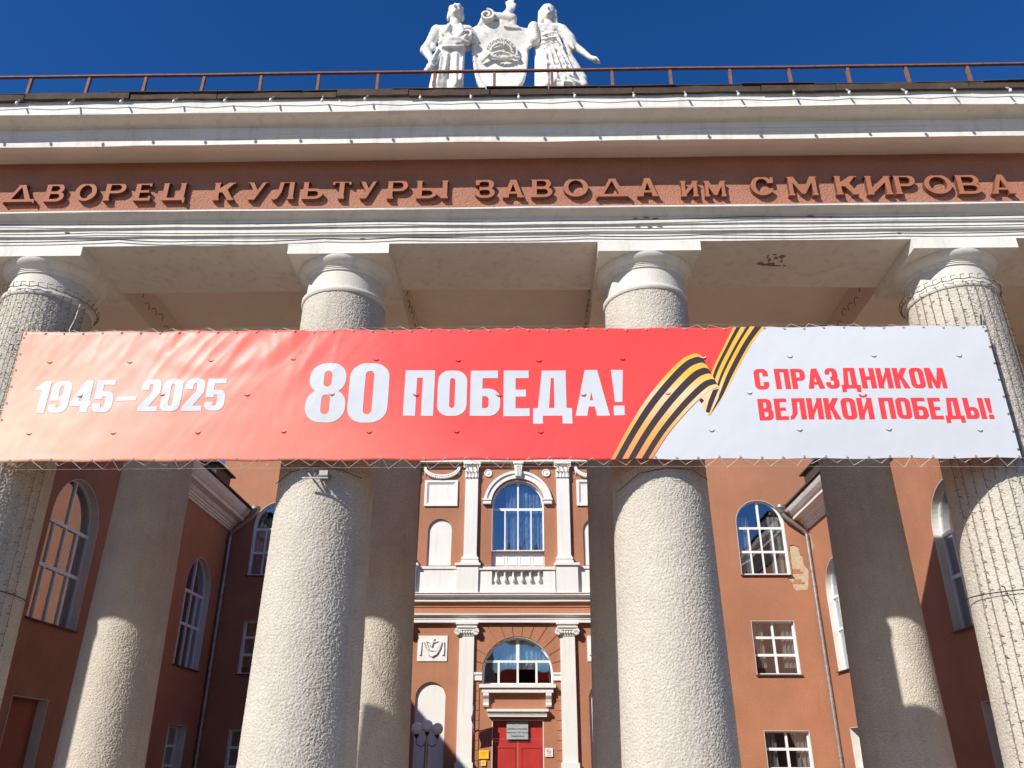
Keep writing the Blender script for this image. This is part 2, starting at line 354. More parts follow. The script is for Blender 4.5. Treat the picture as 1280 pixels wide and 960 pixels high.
        k = s*.95; P += [[(0, H), (k, H), (W*.5+k*.5, H*.35), (W*.5-k*.35, H*.33)], [(W-k*.7, H), (W, H), (W*.42, 0), (W*.2, 0), (W*.36, H*.25)], rr(W*.02, 0, W*.34, H*.2, t*.6)]
        if sf: P += [rect(-sf, H-sh, k+sf, H), rect(W-k*.7-sf, H-sh, W+sf, H)]
    elif ch == 'З':
        P += [rr(0, 0, W, H*.56, rx, min(rz, H*.28)), rr(W*.03, H*.56-t, W*.95, H, rx, min(rz, H*.25))]
        N += [rr(s*.9, t, W-s, H*.56-t, ix, min(iz, H*.12)), rr(s*.9, H*.56, W*.95-s, H-t, ix, min(iz, H*.1)), [(-1e-3, H*.30), (W*.42, H*.30), (W*.42, H*.70), (-1e-3, H*.70)]]
        N[2] = rect(-.01*W, H*.31, s*.95, H*.69)
        if sf: P.append(rect(W*.04, H*.66, W*.04+t*.8, H*.97))
    elif ch == '!': P += [[(0, H), (W, H), (W*.8, H*.29), (W*.2, H*.29)], rect(W*.06, 0, W*.94, H*.21)]
    elif ch == '1': P += [rect(W-s, 0, W, H), [(W-s, H), (W-s*.55, H), (W-s, H*.70), (0, H*.72), (0, H*.82), (W*.2, H*.84)]]
    elif ch == '–': P.append(rect(W*.04, H*.34, W*.96, H*.48))
    elif ch == '8':
        P += [rr(0, 0, W, H*.55, rx, min(rz, H*.27)), rr(W*.04, H*.47, W*.96, H, rx, min(rz, H*.26))]
        N += [rr(s, t, W-s, H*.46, ir), rr(s*1.02, H*.59, W-s*1.02, H-t, ir)]
    elif ch == '9':
        P += [rr(0, 0, W, H, rx, rz)]; N += [rr(s, H*.5, W-s, H-t, ir), rr(s, t, W-s, H*.38, ir), rect(-.01, H*.27, s*1.2, H*.38)]
    elif ch == '2':
        N += [rr(s, H*.62, W-s, H-t, max(rx-s, .01)), rect(-.01, H*.5, W-s, H*.68), rect(-.01, t, W*.3, t*1.05)]
        P += [band2(W, H, rx, rz, s, t), [(0, 0), (W, 0), (W, t), (0, t)], [(0, t*.9), (s*1.25, t*.9), (W, H*.56), (W-s*.1, H*.62), (W-s, H*.60)]]
        N = []
    elif ch == '5':
        P += [rr(0, 0, W, H*.64, rx, min(rz, H*.3), (1, 1, 1, 0)), rect(0, H*.42, s*.9, H), rect(0, H-t, W*.94, H)]
        N += [rr(s, t, W-s, H*.64-t*.95, max(rx-s, .01)), rect(-.01, H*.27, s*1.1, H*.405)]
    elif ch == '4': P += [rect(W*.52, 0, W*.52+s, H), [(W*.52, H), (W*.52+s*.5, H), (s*.75, H*.2), (0, H*.2), (0, H*.36)], rect(0, H*.2, W, H*.36)]
    return P, N
def band2(W, H, rx, rz, s, t):
    """upper hook of a 2"""
    o = rr(0, H*.45, W, H, rx, rz); 
    out = [(0, H*.66)]+[(p[0], p[1]) for p in arc(rx, H-rz, rx, 180, 90, 8, rz)]+[(p[0], p[1]) for p in arc(W-rx, H-rz, rx, 90, 0, 8, rz)]+[(W, H*.58), (W-s, H*.58)]
    ix = max(rx-s, .01); iz = max(rz-t, .01)
    inn = arc(W-s-ix, H-t-iz, ix, 0, 90, 6, iz)+arc(s+ix, H-t-iz, ix, 90, 180, 6, iz)+[(s, H*.66)]
    return out+inn
def text_polys(text, x0, x1, z0, H, widths, s, t, gap, space, **kw):
    """lay a line out and fit it between x0 and x1; returns list of (pos,neg) per letter"""
    tot = 0
    for i, ch in enumerate(text): tot += space if ch == ' ' else widths.get(ch, .6)*H + (gap if i < len(text)-1 and text[i+1] != ' ' else 0)
    k = (x1-x0)/tot; x = x0; out = []
    for i, ch in enumerate(text):
        if ch == ' ': x += space*k; continue
        Wd = widths.get(ch, .6)*H*k; P, N = glyph(ch, Wd, H, s*k, t, **kw)
        out.append(([[(a+x, b+z0) for a, b in p] for p in P], [[(a+x, b+z0) for a, b in p] for p in N]))
        x += Wd+(gap*k if i < len(text)-1 and text[i+1] != ' ' else 0)
    return out

# ================================================================ SETTING
g = MB(); NG = 24
vs = []; 
for j in range(NG+1):
    for i in range(NG+1):
        x = -1500+3000*i/NG; y = -1500+3000*j/NG; vs.append((x, y, 0))
g.add(vs, [(j*(NG+1)+i, j*(NG+1)+i+1, (j+1)*(NG+1)+i+1, (j+1)*(NG+1)+i) for j in range(NG) for i in range(NG)])
tag(g.build('ground', M['paving'], recalc=False), 'pale paved square in front of and under the portico', kind='structure')

# ================================================================ PORTICO
portico = empty('portico', (0, 9.4, 0), 'tall white columned portico with terracotta frieze spanning the courtyard entrance', 'portico')
MB().box(-10.04, 10.04, 8.2, 15.2, .004, .15).build('portico_bounce_floor', M['floor'], portico)  # unseen floor, added to bounce sun onto the ceiling and back columns
# --- column: shaft with real spatter relief, shared by all
def make_shaft():
    n, m = 440, 860; z0, z1 = .12, 7.13; vs = []
    key = [(0, .632), (1.6, .607), (4.3, .562), (6.0, .545), (7.13, .535)]
    def rad(z):
        for (a, ra), (b_, rb) in zip(key, key[1:]):
            if z <= b_: t = (z-a)/(b_-a); return ra+(rb-ra)*t
        return key[-1][1]
    nz = noise.noise
    for j in range(m+1):
        z = z0+(z1-z0)*j/m; r = rad(z)
        for i in range(n):
            a = 2*math.pi*i/n; ca, sa = math.cos(a), math.sin(a); x, y = .57*ca, .57*sa
            q = nz(Vector((x*86, y*86, z*74))); q2 = nz(Vector((x*37+9, y*37, z*33)))
            h = min(1, max(0, (q+q2*.4+.28)*2.0))*.0068 + q*.0018
            vs.append(((r+h-.004)*ca, (r+h-.004)*sa, z))
    me = bpy.data.meshes.new('column_shaft'); me.from_pydata(vs, [], [(j*n+i, j*n+(i+1) % n, (j+1)*n+(i+1) % n, (j+1)*n+i) for j in range(m) for i in range(n)])
    for p in me.polygons: p.use_smooth = True
    me.materials.append(M['stucco']); return me
shaft = make_shaft()
def lathe_mesh(name, prof, m, n=72, sharp=35):
    b = MB().lathe(prof, n=n); o = b.build(name, m, smooth=True); me = o.data; bpy.data.objects.remove(o); return me
ring_me = lathe_mesh('neck_ring', [(.50, 7.10), (.548, 7.11), (.562, 7.13), (.562, 7.165), (.548, 7.185), (.50, 7.195)], M['neck'])
neck_me = lathe_mesh('column_neck', [(.512, 7.14), (.506, 7.47)], M['neck'])
cap_me = lathe_mesh('echinus', [(.49, 7.44), (.525, 7.445), (.525, 7.462), (.535, 7.465), (.535, 7.482), (.548, 7.486), (.548, 7.502), (.56, 7.505), (.59, 7.525), (.622, 7.556), (.640, 7.588), (.643, 7.612), (.5, 7.615)], M['entab'])
def box_mesh(name, x, y, z0, z1, m):
    o = MB().box(-x, x, -y, y, z0, z1).build(name, m); me = o.data; bpy.data.objects.remove(o); return me
abacus_me = box_mesh('abacus', .655, .64, 7.605, 7.757, M['entab'])
base_me = lathe_mesh('column_base', [(.0, .0), (.78, .0), (.78, .10), (.74, .14), (.70, .18), (.62, .2)], M['neck'])
col_labels = {-6: 'leftmost front column, fairy light wires running down its shaft', -2: 'front column left of centre with a metal bracket just below the banner',
              2: 'front column right of centre, plain cream spatter stucco', 6: 'rightmost front column with rows of fairy light wires and a tie wire'}
k = 0
for row, yc, sxy in (('front', 9.42, 1.0), ('back', 13.4, 1.03)):
    for xc in (-10.05, -6, -2, 2, 6, 10.05):
        o = meshobj('column', shaft, None, portico) if False else bpy.data.objects.new('column', shaft)
        col.objects.link(o); o.location = (xc, yc, 0); o.scale = (sxy, sxy, 1); o.rotation_euler.z = k*1.3; k += 1; put(o, portico)
        if row == 'front' and xc in col_labels: o['label'] = col_labels[xc]
        for nm, me in (('neck_ring', ring_me), ('column_neck', neck_me), ('echinus', cap_me), ('abacus', abacus_me), ('column_base', base_me)):
            c = bpy.data.objects.new(nm, me); col.objects.link(c); c.location = (xc, yc, 0); c.scale = (sxy, sxy, 1); put(c, o)
# --- entablature (front run)
X0, X1 = -10.9, 10.9
prism_x('architrave', [(8.80, 7.76), (8.80, 7.885), (8.792, 7.893), (8.775, 7.893), (8.775, 7.995), (8.768, 8.003), (8.75, 8.003), (8.75, 8.105),
                       (8.735, 8.112), (8.70, 8.13), (8.66, 8.155), (8.635, 8.175), (8.63, 8.178), (8.63, 8.20), (9.95, 8.20), (9.95, 7.76)], X0, X1, M['entab'], portico, 120, .007, 1)
prism_x('frieze', [(8.84, 8.203), (8.84, 9.17), (9.94, 9.17), (9.94, 8.203)], X0, X1, M['salmon_frieze'], portico, 60, .004, 2)
prism_x('soffit_moulding', [(8.837, 9.165), (8.62, 9.155), (8.60, 9.145), (8.47, 9.135), (8.45, 9.105), (8.43, 9.10), (8.43, 9.178), (8.837, 9.18)], X0, X1, M['ceiling'], portico, 90, .004, 3)
prism_x('cornice', [(8.837, 9.183), (8.426, 9.183), (8.422, 9.095), (8.416, 9.095), (8.414, 9.182), (8.408, 9.184), (8.408, 9.205), (8.395, 9.222), (8.39, 9.250), (8.384, 9.256), (8.384, 9.30), (8.392, 9.31), (8.392, 9.355), (8.35, 9.375),
                    (8.22, 9.395), (8.165, 9.410), (8.165, 9.428), (8.17, 9.432), (8.17, 9.655), (9.94, 9.69), (9.94, 9.183)], X0, X1, M['entab'], portico, 140, .009, 4)
# eave boards: short weathered lengths, each a little off line
x = -10.9; i = 0
while x < 10.9:
    L_ = random.uniform(.9, 2.1); b = MB(); dz = random.uniform(-.012, .012); dy = random.uniform(-.012, .012)
    n_ = 6; vs = []; 
    for q in range(n_+1):
        xx = x+(L_-.012)*q/n_; j1 = .010*noise.noise(Vector((xx*4, 3, 0))); j2 = .016*noise.noise(Vector((xx*5, 8, 0)))
        vs += [(xx, 8.12+dy+j1, 9.632+dz+j2), (xx, 8.115+dy+j1, 9.725+dz-j2), (xx, 8.42, 9.745+dz), (xx, 8.42, 9.70)]
    b.add(vs, [(q*4+a, q*4+(a+1) % 4, (q+1)*4+(a+1) % 4, (q+1)*4+a) for q in range(n_) for a in range(4)]+[(0, 1, 2, 3), tuple(n_*4+a for a in (3, 2, 1, 0))])
    b.build('eave_board', M['wood'], portico); x += L_; i += 1
x = -10.9
while x < 10.9:
    L_ = random.uniform(.5, 1.4); b = MB(); t = random.uniform(-.010, .010); z = 9.735+random.uniform(0, .006); y0 = 8.098+random.uniform(-.012, .02)
    b.add([(x, y0, z-.004+t*.3), (x+L_-.01, y0+t, z-.004-t*.3), (x+L_-.01, 8.7, z+.07), (x, 8.7, z+.07), (x, y0, z+.006+t*.3), (x+L_-.01, y0+t, z+.006-t*.3), (x+L_-.01, 8.7, z+.082), (x, 8.7, z+.082)],
          [(0, 3, 2, 1), (4, 5, 6, 7), (0, 1, 5, 4), (1, 2, 6, 5), (2, 3, 7, 6), (3, 0, 4, 7)])
    b.build('roof_flashing', M['wood'], portico); x += L_
prism_x('roof', [(8.34, 9.70), (8.34, 9.79), (14.6, 11.2), (14.75, 11.1), (14.75, 9.70)], X0, X1, M['roof'], portico, 4, 0, 5)
# back beam, cross beams, ceiling
b = MB().box(X0, X1, 12.75, 14.05, 7.76, 9.69); b.build('rear_beam', M['ceiling'], portico)
b = MB().box(X0, X1, 14.055, 14.6, 9.2, 9.695); b.build('rear_cornice', M['entab'], portico)
for xc in (-10.2, -6, -2, 2, 6, 10.2):
    MB().box(xc-.62, xc+.62, 9.952, 12.748, 7.762, 8.40).build('cross_beam', M['ceiling'], portico)
for xa, xb in ((-9.58, -6.62), (-5.38, -2.62), (-1.38, 1.38), (2.62, 5.38), (6.62, 9.58)):
    MB().box(xa+.002, xb-.002, 9.952, 12.748, 8.30, 8.40).build('ceiling_panel', M['ceiling'], portico)
for xc in (-6, -2, 2, 6, -4, 0, 4, -8, 8):       # plain underside strip of the architrave between abaci
    pass
# damage on the soffit right of centre: flakes hanging from the underside
d = MB()
def under(u, v, w_): return (u, v, 7.757-w_)
for (px_, py_, rx_, ry_) in ((3.56, 9.33, .05, .035), (3.63, 9.36, .06, .03), (3.71, 9.35, .06, .045), (3.79, 9.385, .07, .012), (3.66, 9.25, .02, .05), (3.74, 9.20, .03, .03), (3.81, 9.17, .045, .05), (3.83, 9.28, .02, .03), (3.70, 9.12, .03, .015), (3.90, 9.39, .03, .01), (3.62, 9.17, .015, .05)):
    P_ = [(px_+rx_*random.uniform(.5, 1.1)*math.cos(R(q)), py_+ry_*random.uniform(.5, 1.1)*math.sin(R(q))) for q in range(0, 360, 30)]
    MB().plate(under, [P_], [], -.003, .004+random.random()*.004).build('flaked_soffit', M['dark_stain'], portico)
for (xa, za, yy) in ((1.84, 8.085, 8.742), (1.98, 8.09, 8.742), (2.10, 8.08, 8.742), (1.86, 7.975, 8.768), (2.02, 7.97, 8.768), (2.16, 7.972, 8.768), (-3.1, 8.06, 8.742), (-5.6, 7.96, 8.768), (4.1, 8.09, 8.742), (4.35, 8.075, 8.742), (5.2, 7.85, 8.792), (-1.7, 7.84, 8.792)):
    P_ = [(xa+random.uniform(.02, .05)*math.cos(R(q)), za+random.uniform(.004, .012)*math.sin(R(q))) for q in range(0, 360, 40)]
    MB().plate(lambda u, v, w_, yy=yy: (u, yy-w_, v), [P_], [], -.004, .0035).build('paint_chip', M['dark_stain'], portico)
# wiring holes / hooks on the side faces of the cross beams
for sx_, xc in ((1, -6), (1, -2), (-1, 2), (-1, 6)):
    for i in range(9):
        b = MB(); yy = 10.15+i*.24; z = 8.03+.05*math.sin(i*2.1); xw = xc+sx_*.625
        b.tube([(xw, yy, z), (xw+sx_*.02, yy+.05, z+.05), (xw+sx_*.02, yy+.12, z+.03), (xw, yy+.15, z-.03)], .0045, 4)
        b.build('wire_hook', M['cable'], portico)

# ================================================================ FRIEZE LETTERS
insc = empty('raised_lettering', (0, 8.8, 8.3), 'raised terracotta Cyrillic letters of the palace name across the frieze', 'lettering')
LET = [('Д', -6.595, -6.173, 0), ('В', -6.054, -5.774, 0), ('О', -5.644, -5.353, 0), ('Р', -5.245, -4.95, 0), ('Е', -4.836, -4.599, 0), ('Ц', -4.449, -4.138, 0), ('К', -3.763, -3.474, 0), ('У', -3.313, -3.046, 0), ('Л', -2.972, -2.673, 0), ('Ь', -2.566, -2.279, 0), ('Т', -2.172, -1.906, 0), ('У', -1.811, -1.556, 0), ('Р', -1.429, -1.142, 0), ('Ы', -1.037, -0.613, 0), ('З', -0.254, 0.01, 0), ('А', 0.115, 0.399, 0), ('В', 0.494, 0.789, 0), ('О', 0.925, 1.251, 0), ('Д', 1.355, 1.795, 0), ('А', 1.9, 2.182, 0), ('И', 2.475, 2.704, 1), ('М', 2.788, 3.069, 1), ('С', 3.402, 3.703, 0), ('М', 3.89, 4.274, 0), ('К', 4.512, 4.812, 0), ('И', 4.915, 5.245, 0), ('Р', 5.287, 5.575, 0), ('О', 5.678, 6.038, 0), ('В', 6.1, 6.429, 0), ('А', 6.532, 6.839, 0)]
for ch, a, b_, small in LET:
    tx = (a+6.6)/13.4; H = (.298+.018*tx) if not small else .255
    W = b_-a; st = .064 if not small else .050
    sfx = .011
    ins = sfx if ch not in 'ОСЗ' else 0
    W2 = W-2*ins if ch in 'ВРЕЬЫКИМЛТУАН' else W
    P, N = glyph(ch, W2, H, st, .040, sf=sfx, rx=W2*.5 if ch in 'ОС' else W2*.42, rz=H*.5 if ch in 'ОС' else H*.3)
    z0 = 8.476-.032*tx+random.uniform(-.005, .005)+(-.01 if small else 0); off = a+(ins if W2 != W else 0)
    # slight backward lean, as the letters were set
    tf = lambda u, v, w_, off=off, z0=z0: (off+u+.0*v, 8.835-w_, z0+v)
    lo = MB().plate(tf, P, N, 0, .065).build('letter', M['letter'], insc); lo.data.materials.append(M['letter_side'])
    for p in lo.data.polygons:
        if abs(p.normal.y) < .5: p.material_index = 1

# ================================================================ BANNER
BY = 8.70; BX0, BX1, BZ0, BZ1 = -5.735, 5.915, 4.752, 6.432
def sstep(a, b, x): t = min(1, max(0, (x-a)/(b-a))); return t*t*(3-2*t)
def bdy(x, z):
    y = .035*math.sin((x+1)*.9)*math.sin((z-BZ0)/(BZ1-BZ0)*math.pi)
    e = .68*sstep(-.6, -2.2, x)*(.38+.62*sstep(5.55, 6.1, z))
    a = x*.80-z*.60; l = x*.60+z*.80
    n1 = noise.noise(Vector((a*3.4, l*.55, 1.7))); n2 = noise.noise(Vector((a*7.5, l*1.1, 9.1)))
    cen = math.exp(-((x+3.3)/1.3)**2)
    top = .45+.55*sstep(4.9, 6.1, z)
    n3 = (1-abs(noise.noise(Vector((a*6.5+l*.4, l*.75, 3.3)))))**7; n4 = (1-abs(noise.noise(Vector((x*4.0-z*.6, z*1.1, 7.3)))))**9
    y += (n1*.014*top*(.3+1.0*cen)+n2*.004-n3*.010*top*(.25+cen)-n4*.006)*e
    # long arcs of slack at the upper left
    d = math.hypot(x+3.3, z-7.0); y += e*.009*math.sin(d*16)*math.exp(-((d-1.1)/.45)**2)*cen
    y += .004*noise.noise(Vector((x*2.2, z*3, 4)))+.0012*noise.noise(Vector((x*9, z*9, 2)))
    return y
def edge_sag(x, z):
    return .007*math.sin(x*math.pi/.485)*((z-BZ0)/(BZ1-BZ0)-.5)*2
GX, GZ = .03, .032
def bpt(u, v, off): return (u, BY+bdy(u, v)-off, v+edge_sag(u, v))
banner = empty('banner', (0, BY, BZ0), 'long peach to red and white victory day banner stretched across the columns', 'banner')
nx = int((BX1-BX0)/GX); nz_ = int((BZ1-BZ0)/GZ)
b = MB(); vs = []
for j in range(nz_+1):
    for i in range(nx+1): vs.append(bpt(BX0+(BX1-BX0)*i/nx, BZ0+(BZ1-BZ0)*j/nz_, 0))
b.add(vs, [(j*(nx+1)+i, j*(nx+1)+i+1, (j+1)*(nx+1)+i+1, (j+1)*(nx+1)+i) for j in range(nz_) for i in range(nx)])
sheet = b.build('sheet', M['banner'], banner, smooth=True, recalc=False)
sm = sheet.modifiers.new('thickness', 'SOLIDIFY'); sm.thickness = .0016; sm.offset = -1
def printed(name, polys, m, off, label=None):
    bm = bmesh.new()
    for P, N in polys:
        vs, fs = region(P, N); bv = [bm.verts.new((x, 0, z)) for x, z in vs]
        for q in fs:
            try: bm.faces.new([bv[i] for i in q])
            except ValueError: pass
    xs = [v.co.x for v in bm.verts]; zs = [v.co.z for v in bm.verts]
    gx = (BX1-BX0)/nx; gz = (BZ1-BZ0)/nz_
    for i in range(int((min(xs)-BX0)/gx)+1, int((max(xs)-BX0)/gx)+1):
        bmesh.ops.bisect_plane(bm, geom=bm.verts[:]+bm.edges[:]+bm.faces[:], dist=1e-5, plane_co=(BX0+i*gx, 0, 0), plane_no=(1, 0, 0))
    for j in range(int((min(zs)-BZ0)/gz)+1, int((max(zs)-BZ0)/gz)+1):
        bmesh.ops.bisect_plane(bm, geom=bm.verts[:]+bm.edges[:]+bm.faces[:], dist=1e-5, plane_co=(0, 0, BZ0+j*gz), plane_no=(0, 0, 1))
    for v in bm.verts: v.co = bpt(v.co.x, v.co.z, off)
    bmesh.ops.recalc_face_normals(bm, faces=bm.faces)
    me = bpy.data.meshes.new(name); bm.to_mesh(me); bm.free()
    o = meshobj(name, me, m, banner)
    if label: o['label'] = label
    return o
HW = {'1': .42, '9': .56, '4': .58, '5': .55, '–': .62, '2': .55, '0': .56, '8': .56, 'П': .62, 'О': .61, 'Б': .62, 'Е': .54, 'Д': .80, 'А': .70, '!': .25,
      'С': .60, 'Р': .60, 'З': .57, 'Н': .62, 'И': .64, 'Й': .64, 'К': .64, 'М': .82, 'В': .61, 'Л': .68, 'Ы': .86}
H = .415
dig = text_polys('1945–2025', -5.41, -3.10, 5.36, H, HW, .225*H, .155*H, .062*H, .3*H, rx=.19*H, rz=.22*H)
printed('printed_text', dig, M['printwhite'], .0035, 'white print 1945–2025 on the peach end')
H = .765
printed('printed_text', text_polys('80', -2.15, -1.195, 5.208, H, {'8': .60, '0': .60}, .235*H, .135*H, .035*H, 0, rx=.25*H, rz=.24*H), M['printwhite'], .0035, 'large white number 80')
H = .585
printed('printed_text', text_polys('ПОБЕДА!', -1.01, 1.56, 5.297, H, HW, .25*H, .17*H, .07*H, .3*H, rx=.235*H, rz=.235*H), M['printwhite'], .0035, 'white word ПОБЕДА! on red')
H = .262
printed('printed_text', text_polys('С ПРАЗДНИКОМ', 3.075, 5.275, 5.597, H, HW, .23*H, .165*H, .07*H, .28*H, rx=.22*H, rz=.22*H), M['printred'], .0045, 'upper red line on the white end')
H = .262
printed('printed_text', text_polys('ВЕЛИКОЙ ПОБЕДЫ!', 3.075, 5.73, 5.215, H, HW, .23*H, .165*H, .07*H, .28*H, rx=.22*H, rz=.22*H), M['printred'], .0045, 'lower red line on the white end')
# white field right of the ribbon
wf = [(1.62, BZ0+.002), (1.84, 5.12), (2.08, 5.42), (2.30, 5.60), (2.50, 5.66), (2.62, 5.62), (2.68, 5.68), (2.84, 5.98), (2.98, 6.20), (3.12, BZ1-.002), (BX1-.002, BZ1-.002), (BX1-.002, BZ0+.002)]
printed('white_field', [([wf], [])], M['printwhite'], .0018)
# ribbon: outlines sampled from edge to edge, seven bands
T = [(1.362, BZ0+.002), (1.562, 5.106), (1.783, 5.46), (2.026, 5.764), (2.248, 5.991), (2.368, 6.062), (2.443, 6.078), (2.496, 6.042)]
B_ = [(1.822, BZ0+.002), (2.027, 5.065), (2.246, 5.318), (2.426, 5.497), (2.546, 5.597), (2.60, 5.622), (2.635, 5.63), (2.659, 5.627)]
def lerp_path(pth, t):
    k = t*(len(pth)-1); i = min(int(k), len(pth)-2); q = k-i
    p0 = pth[max(i-1, 0)]; p1 = pth[i]; p2 = pth[i+1]; p3 = pth[min(i+2, len(pth)-1)]
    return tuple(.5*((2*p1[a])+(-p0[a]+p2[a])*q+(2*p0[a]-5*p1[a]+4*p2[a]-p3[a])*q*q+(-p0[a]+3*p1[a]-3*p2[a]+p3[a])*q**3) for a in (0, 1))
def strip(TT, BB, a, b_, n=28):
    up = []; dn = []
    for i in range(n+1):
        p = lerp_path(TT, i/n); q = lerp_path(BB, i/n)
        up.append((p[0]+(q[0]-p[0])*a, p[1]+(q[1]-p[1])*a)); dn.append((p[0]+(q[0]-p[0])*b_, p[1]+(q[1]-p[1])*b_))
    cl = lambda P: [(x, min(max(z, BZ0+.002), BZ1-.002)) for x, z in P]
    return cl(up)+list(reversed(cl(dn)))
# far (upper right) length, then the turned-over piece, then the near length on top
TL = [(2.912, BZ1-.002), (2.772, 6.178), (2.598, 5.843), (2.50, 5.50), (2.500, 5.283)]
TR = [(3.292, BZ1-.002), (3.091, 6.175), (2.862, 5.799), (2.702, 5.515), (2.524, 5.287)]
printed('ribbon', [([strip(TL, TR, 0, 1)], [])], M['ribbon'], .0032, 'orange and black striped ribbon print')
blk = [(.10, .235), (.41, .52), (.68, .90)]
printed('ribbon_stripe', [([strip(TL, TR, a, b2)], []) for a, b2 in blk], M['ribbonblack'], .0044)
bk = [(2.414, 5.467), (2.50, 5.277), (2.530, 5.30), (2.64, 5.50), (2.664, 5.627), (2.50, 5.60)]
printed('ribbon', [([bk], [])], M['ribbon'], .0056)
printed('ribbon_stripe', [([[(2.475, 5.325), (2.515, 5.31), (2.60, 5.50), (2.655, 5.615), (2.585, 5.60), (2.52, 5.46)]], []), ([[(2.414, 5.467), (2.44, 5.43), (2.47, 5.47), (2.44, 5.50)], ], [])], M['ribbonblack'], .0068)
printed('ribbon', [([strip(T, B_, 0, 1)], [])], M['ribbon'], .008)
printed('ribbon_stripe', [([strip(T, B_, a, b2)], []) for a, b2 in ((.10, .27), (.42, .59), (.75, .905))], M['ribbonblack'], .0092)
# wind slits: small crescent flaps
def flap(x, z, m):
    b = MB(); n = 8; R0 = .036; vs = []
    for k in range(n+1):
        a = math.pi*(1.08+.84*k/n); px, pz = x+R0*math.cos(a), z+R0*.8*math.sin(a)
        y = BY+bdy(px, pz)
        vs += [(px, y-.009, pz+.012), (px, y-.008*math.sin(math.pi*k/n)-.010, pz)]
    b.add(vs, [(2*k, 2*k+1, 2*k+3, 2*k+2) for k in range(n)]); o = b.build('wind_slit_flap', m, banner, recalc=False, smooth=True)
for x, z in [(-5.333, 6.05), (-4.345, 6.032), (-3.356, 6.035), (-2.372, 6.05), (-1.38, 6.043), (-0.401, 6.036), (0.563, 6.029), (1.553, 6.043), (-5.35, 5.125), (-4.356, 5.12), (-3.367, 5.115), (-2.375, 5.12), (-1.394, 5.115), (-0.391, 5.12), (0.572, 5.115), (-2.856, 5.579), (-1.86, 5.58), (-.88, 5.58), (.09, 5.58), (1.08, 5.58), (-4.857, 5.591), (-3.86, 5.59), (2.06, 5.58)]:
    flap(x, z, M['banner'])
for x, z in [(2.51, 6.04), (3.52, 6.04), (4.5, 6.04), (5.5, 6.04), (2.513, 5.116), (3.5, 5.11), (4.5, 5.11), (5.521, 5.1), (2.993, 5.574)]:
    flap(x, z, M['printwhite'])
# hems, eyelets, lacing and the stretched cables
b = MB(); ey_list = []; n_ = int((BX1-BX0)/.235); pts = []
for i in range(n_+1):
    x = BX0+.03+(BX1-BX0-.06)*i/n_; z = BZ1-.022; y = BY+bdy(x, z)
    ey_list.append((x, y-.004, z+edge_sag(x, z)))
    pts.append((x, y-.008, z+edge_sag(x, z))); pts.append((x+.115+random.uniform(-.05, .05), BY+.03, BZ1+.05+random.uniform(-.03, .012)))
b.tube(pts, .0034, 4)
b.tube([(-6.3, BY+.08, BZ1+.03), (-3, BY+.035, BZ1+.055), (0, BY+.03, BZ1+.05), (3, BY+.03, BZ1+.06), (6.2, BY+.07, BZ1+.055)], .0012, 4)
pts = []
for i in range(n_+1):
    x = BX0+.03+(BX1-BX0-.06)*i/n_; z = BZ0+.022; y = BY+bdy(x, z)
    ey_list.append((x, y-.004, z+edge_sag(x, z)))
    pts.append((x, y-.008, z+edge_sag(x, z))); pts.append((x+.11+random.uniform(-.05, .05), BY+.03, BZ0-.075+random.uniform(-.025, .04)))
b.tube(pts, .0034, 4)
b.tube([(-6.3, BY+.08, BZ0-.07), (-3, BY+.035, BZ0-.075), (0, BY+.03, BZ0-.07), (3, BY+.03, BZ0-.075), (6.2, BY+.07, BZ0-.08)], .0012, 4)
b.build('lacing_cord', M['rope'], banner)
for s_x in (BX0+.02, BX1-.02):
    for i in range(8):
        z = BZ0+.1+i*.215; ey_list.append((s_x, BY+bdy(s_x, z)-.004, z))
eo = MB().lathe([(.005, -.004), (.012, -.005), (.014, 0)], n=8, axis='y').build('eyelet', M['holder']); eme = eo.data; bpy.data.objects.remove(eo)
for p in ey_list:
    o = bpy.data.objects.new('eyelet', eme); col.objects.link(o); o.location = p; put(o, banner)
e2 = MB()
for i in range(8):
    z = BZ0+.1+i*.215; s_x = BX1-.02; e2.tube([(s_x, BY-.012, z), (s_x+.05, BY+.03, z+.03), (s_x+.09, BY+.16, z+.01)], .005, 4)
e2.tube([(BX1+.02, BY+.02, BZ0-.03), (BX1+.03, BY+.08, 5.6), (BX1+.035, BY+.12, BZ1+.08), (BX1+.06, BY+.12, BZ1+.22)], .010, 5)
e2.build('side_tie', M['cable'], banner)

# ================================================================ RAILING, BULBS, CABLES on the portico
rail = empty('roof_railing', (0, 8.35, 9.75), 'rusty red steel guard rail along the portico roof edge', 'railing')
b = MB(); pts = [(x*.8, 8.35+.012*noise.noise(Vector((x, 0, 0))), 10.262+.014*noise.noise(Vector((x*.5, 2, 0)))) for x in range(-13, 14)]
for p, q in zip(pts, pts[1:]):
    b.add([(p[0], p[1]-.03, p[2]-.004), (q[0], q[1]-.03, q[2]-.004), (q[0], q[1]+.012, q[2]-.004), (p[0], p[1]+.012, p[2]-.004), (p[0], p[1]-.03, p[2]+.020), (q[0], q[1]-.03, q[2]+.020), (q[0], q[1]+.012, q[2]+.020), (p[0], p[1]+.012, p[2]+.020)],
          [(0, 3, 2, 1), (4, 5, 6, 7), (0, 1, 5, 4), (2, 3, 7, 6)])
b.build('top_rail', M['rust'], rail)
for i in range(-13, 14):
    x = i*.8+random.uniform(-.012, .012); t = random.uniform(-.012, .012)
    MB().add([(x+a+(t if k_ else 0), y_, z_) for k_, z_ in ((0, 9.74), (1, 10.262)) for y_ in (8.335, 8.375) for a in (-.018, .018)],
             [(0, 2, 3, 1), (4, 5, 7, 6), (0, 1, 5, 4), (2, 6, 7, 3), (0, 4, 6, 2), (1, 3, 7, 5)]).build('post', M['rust'], rail)
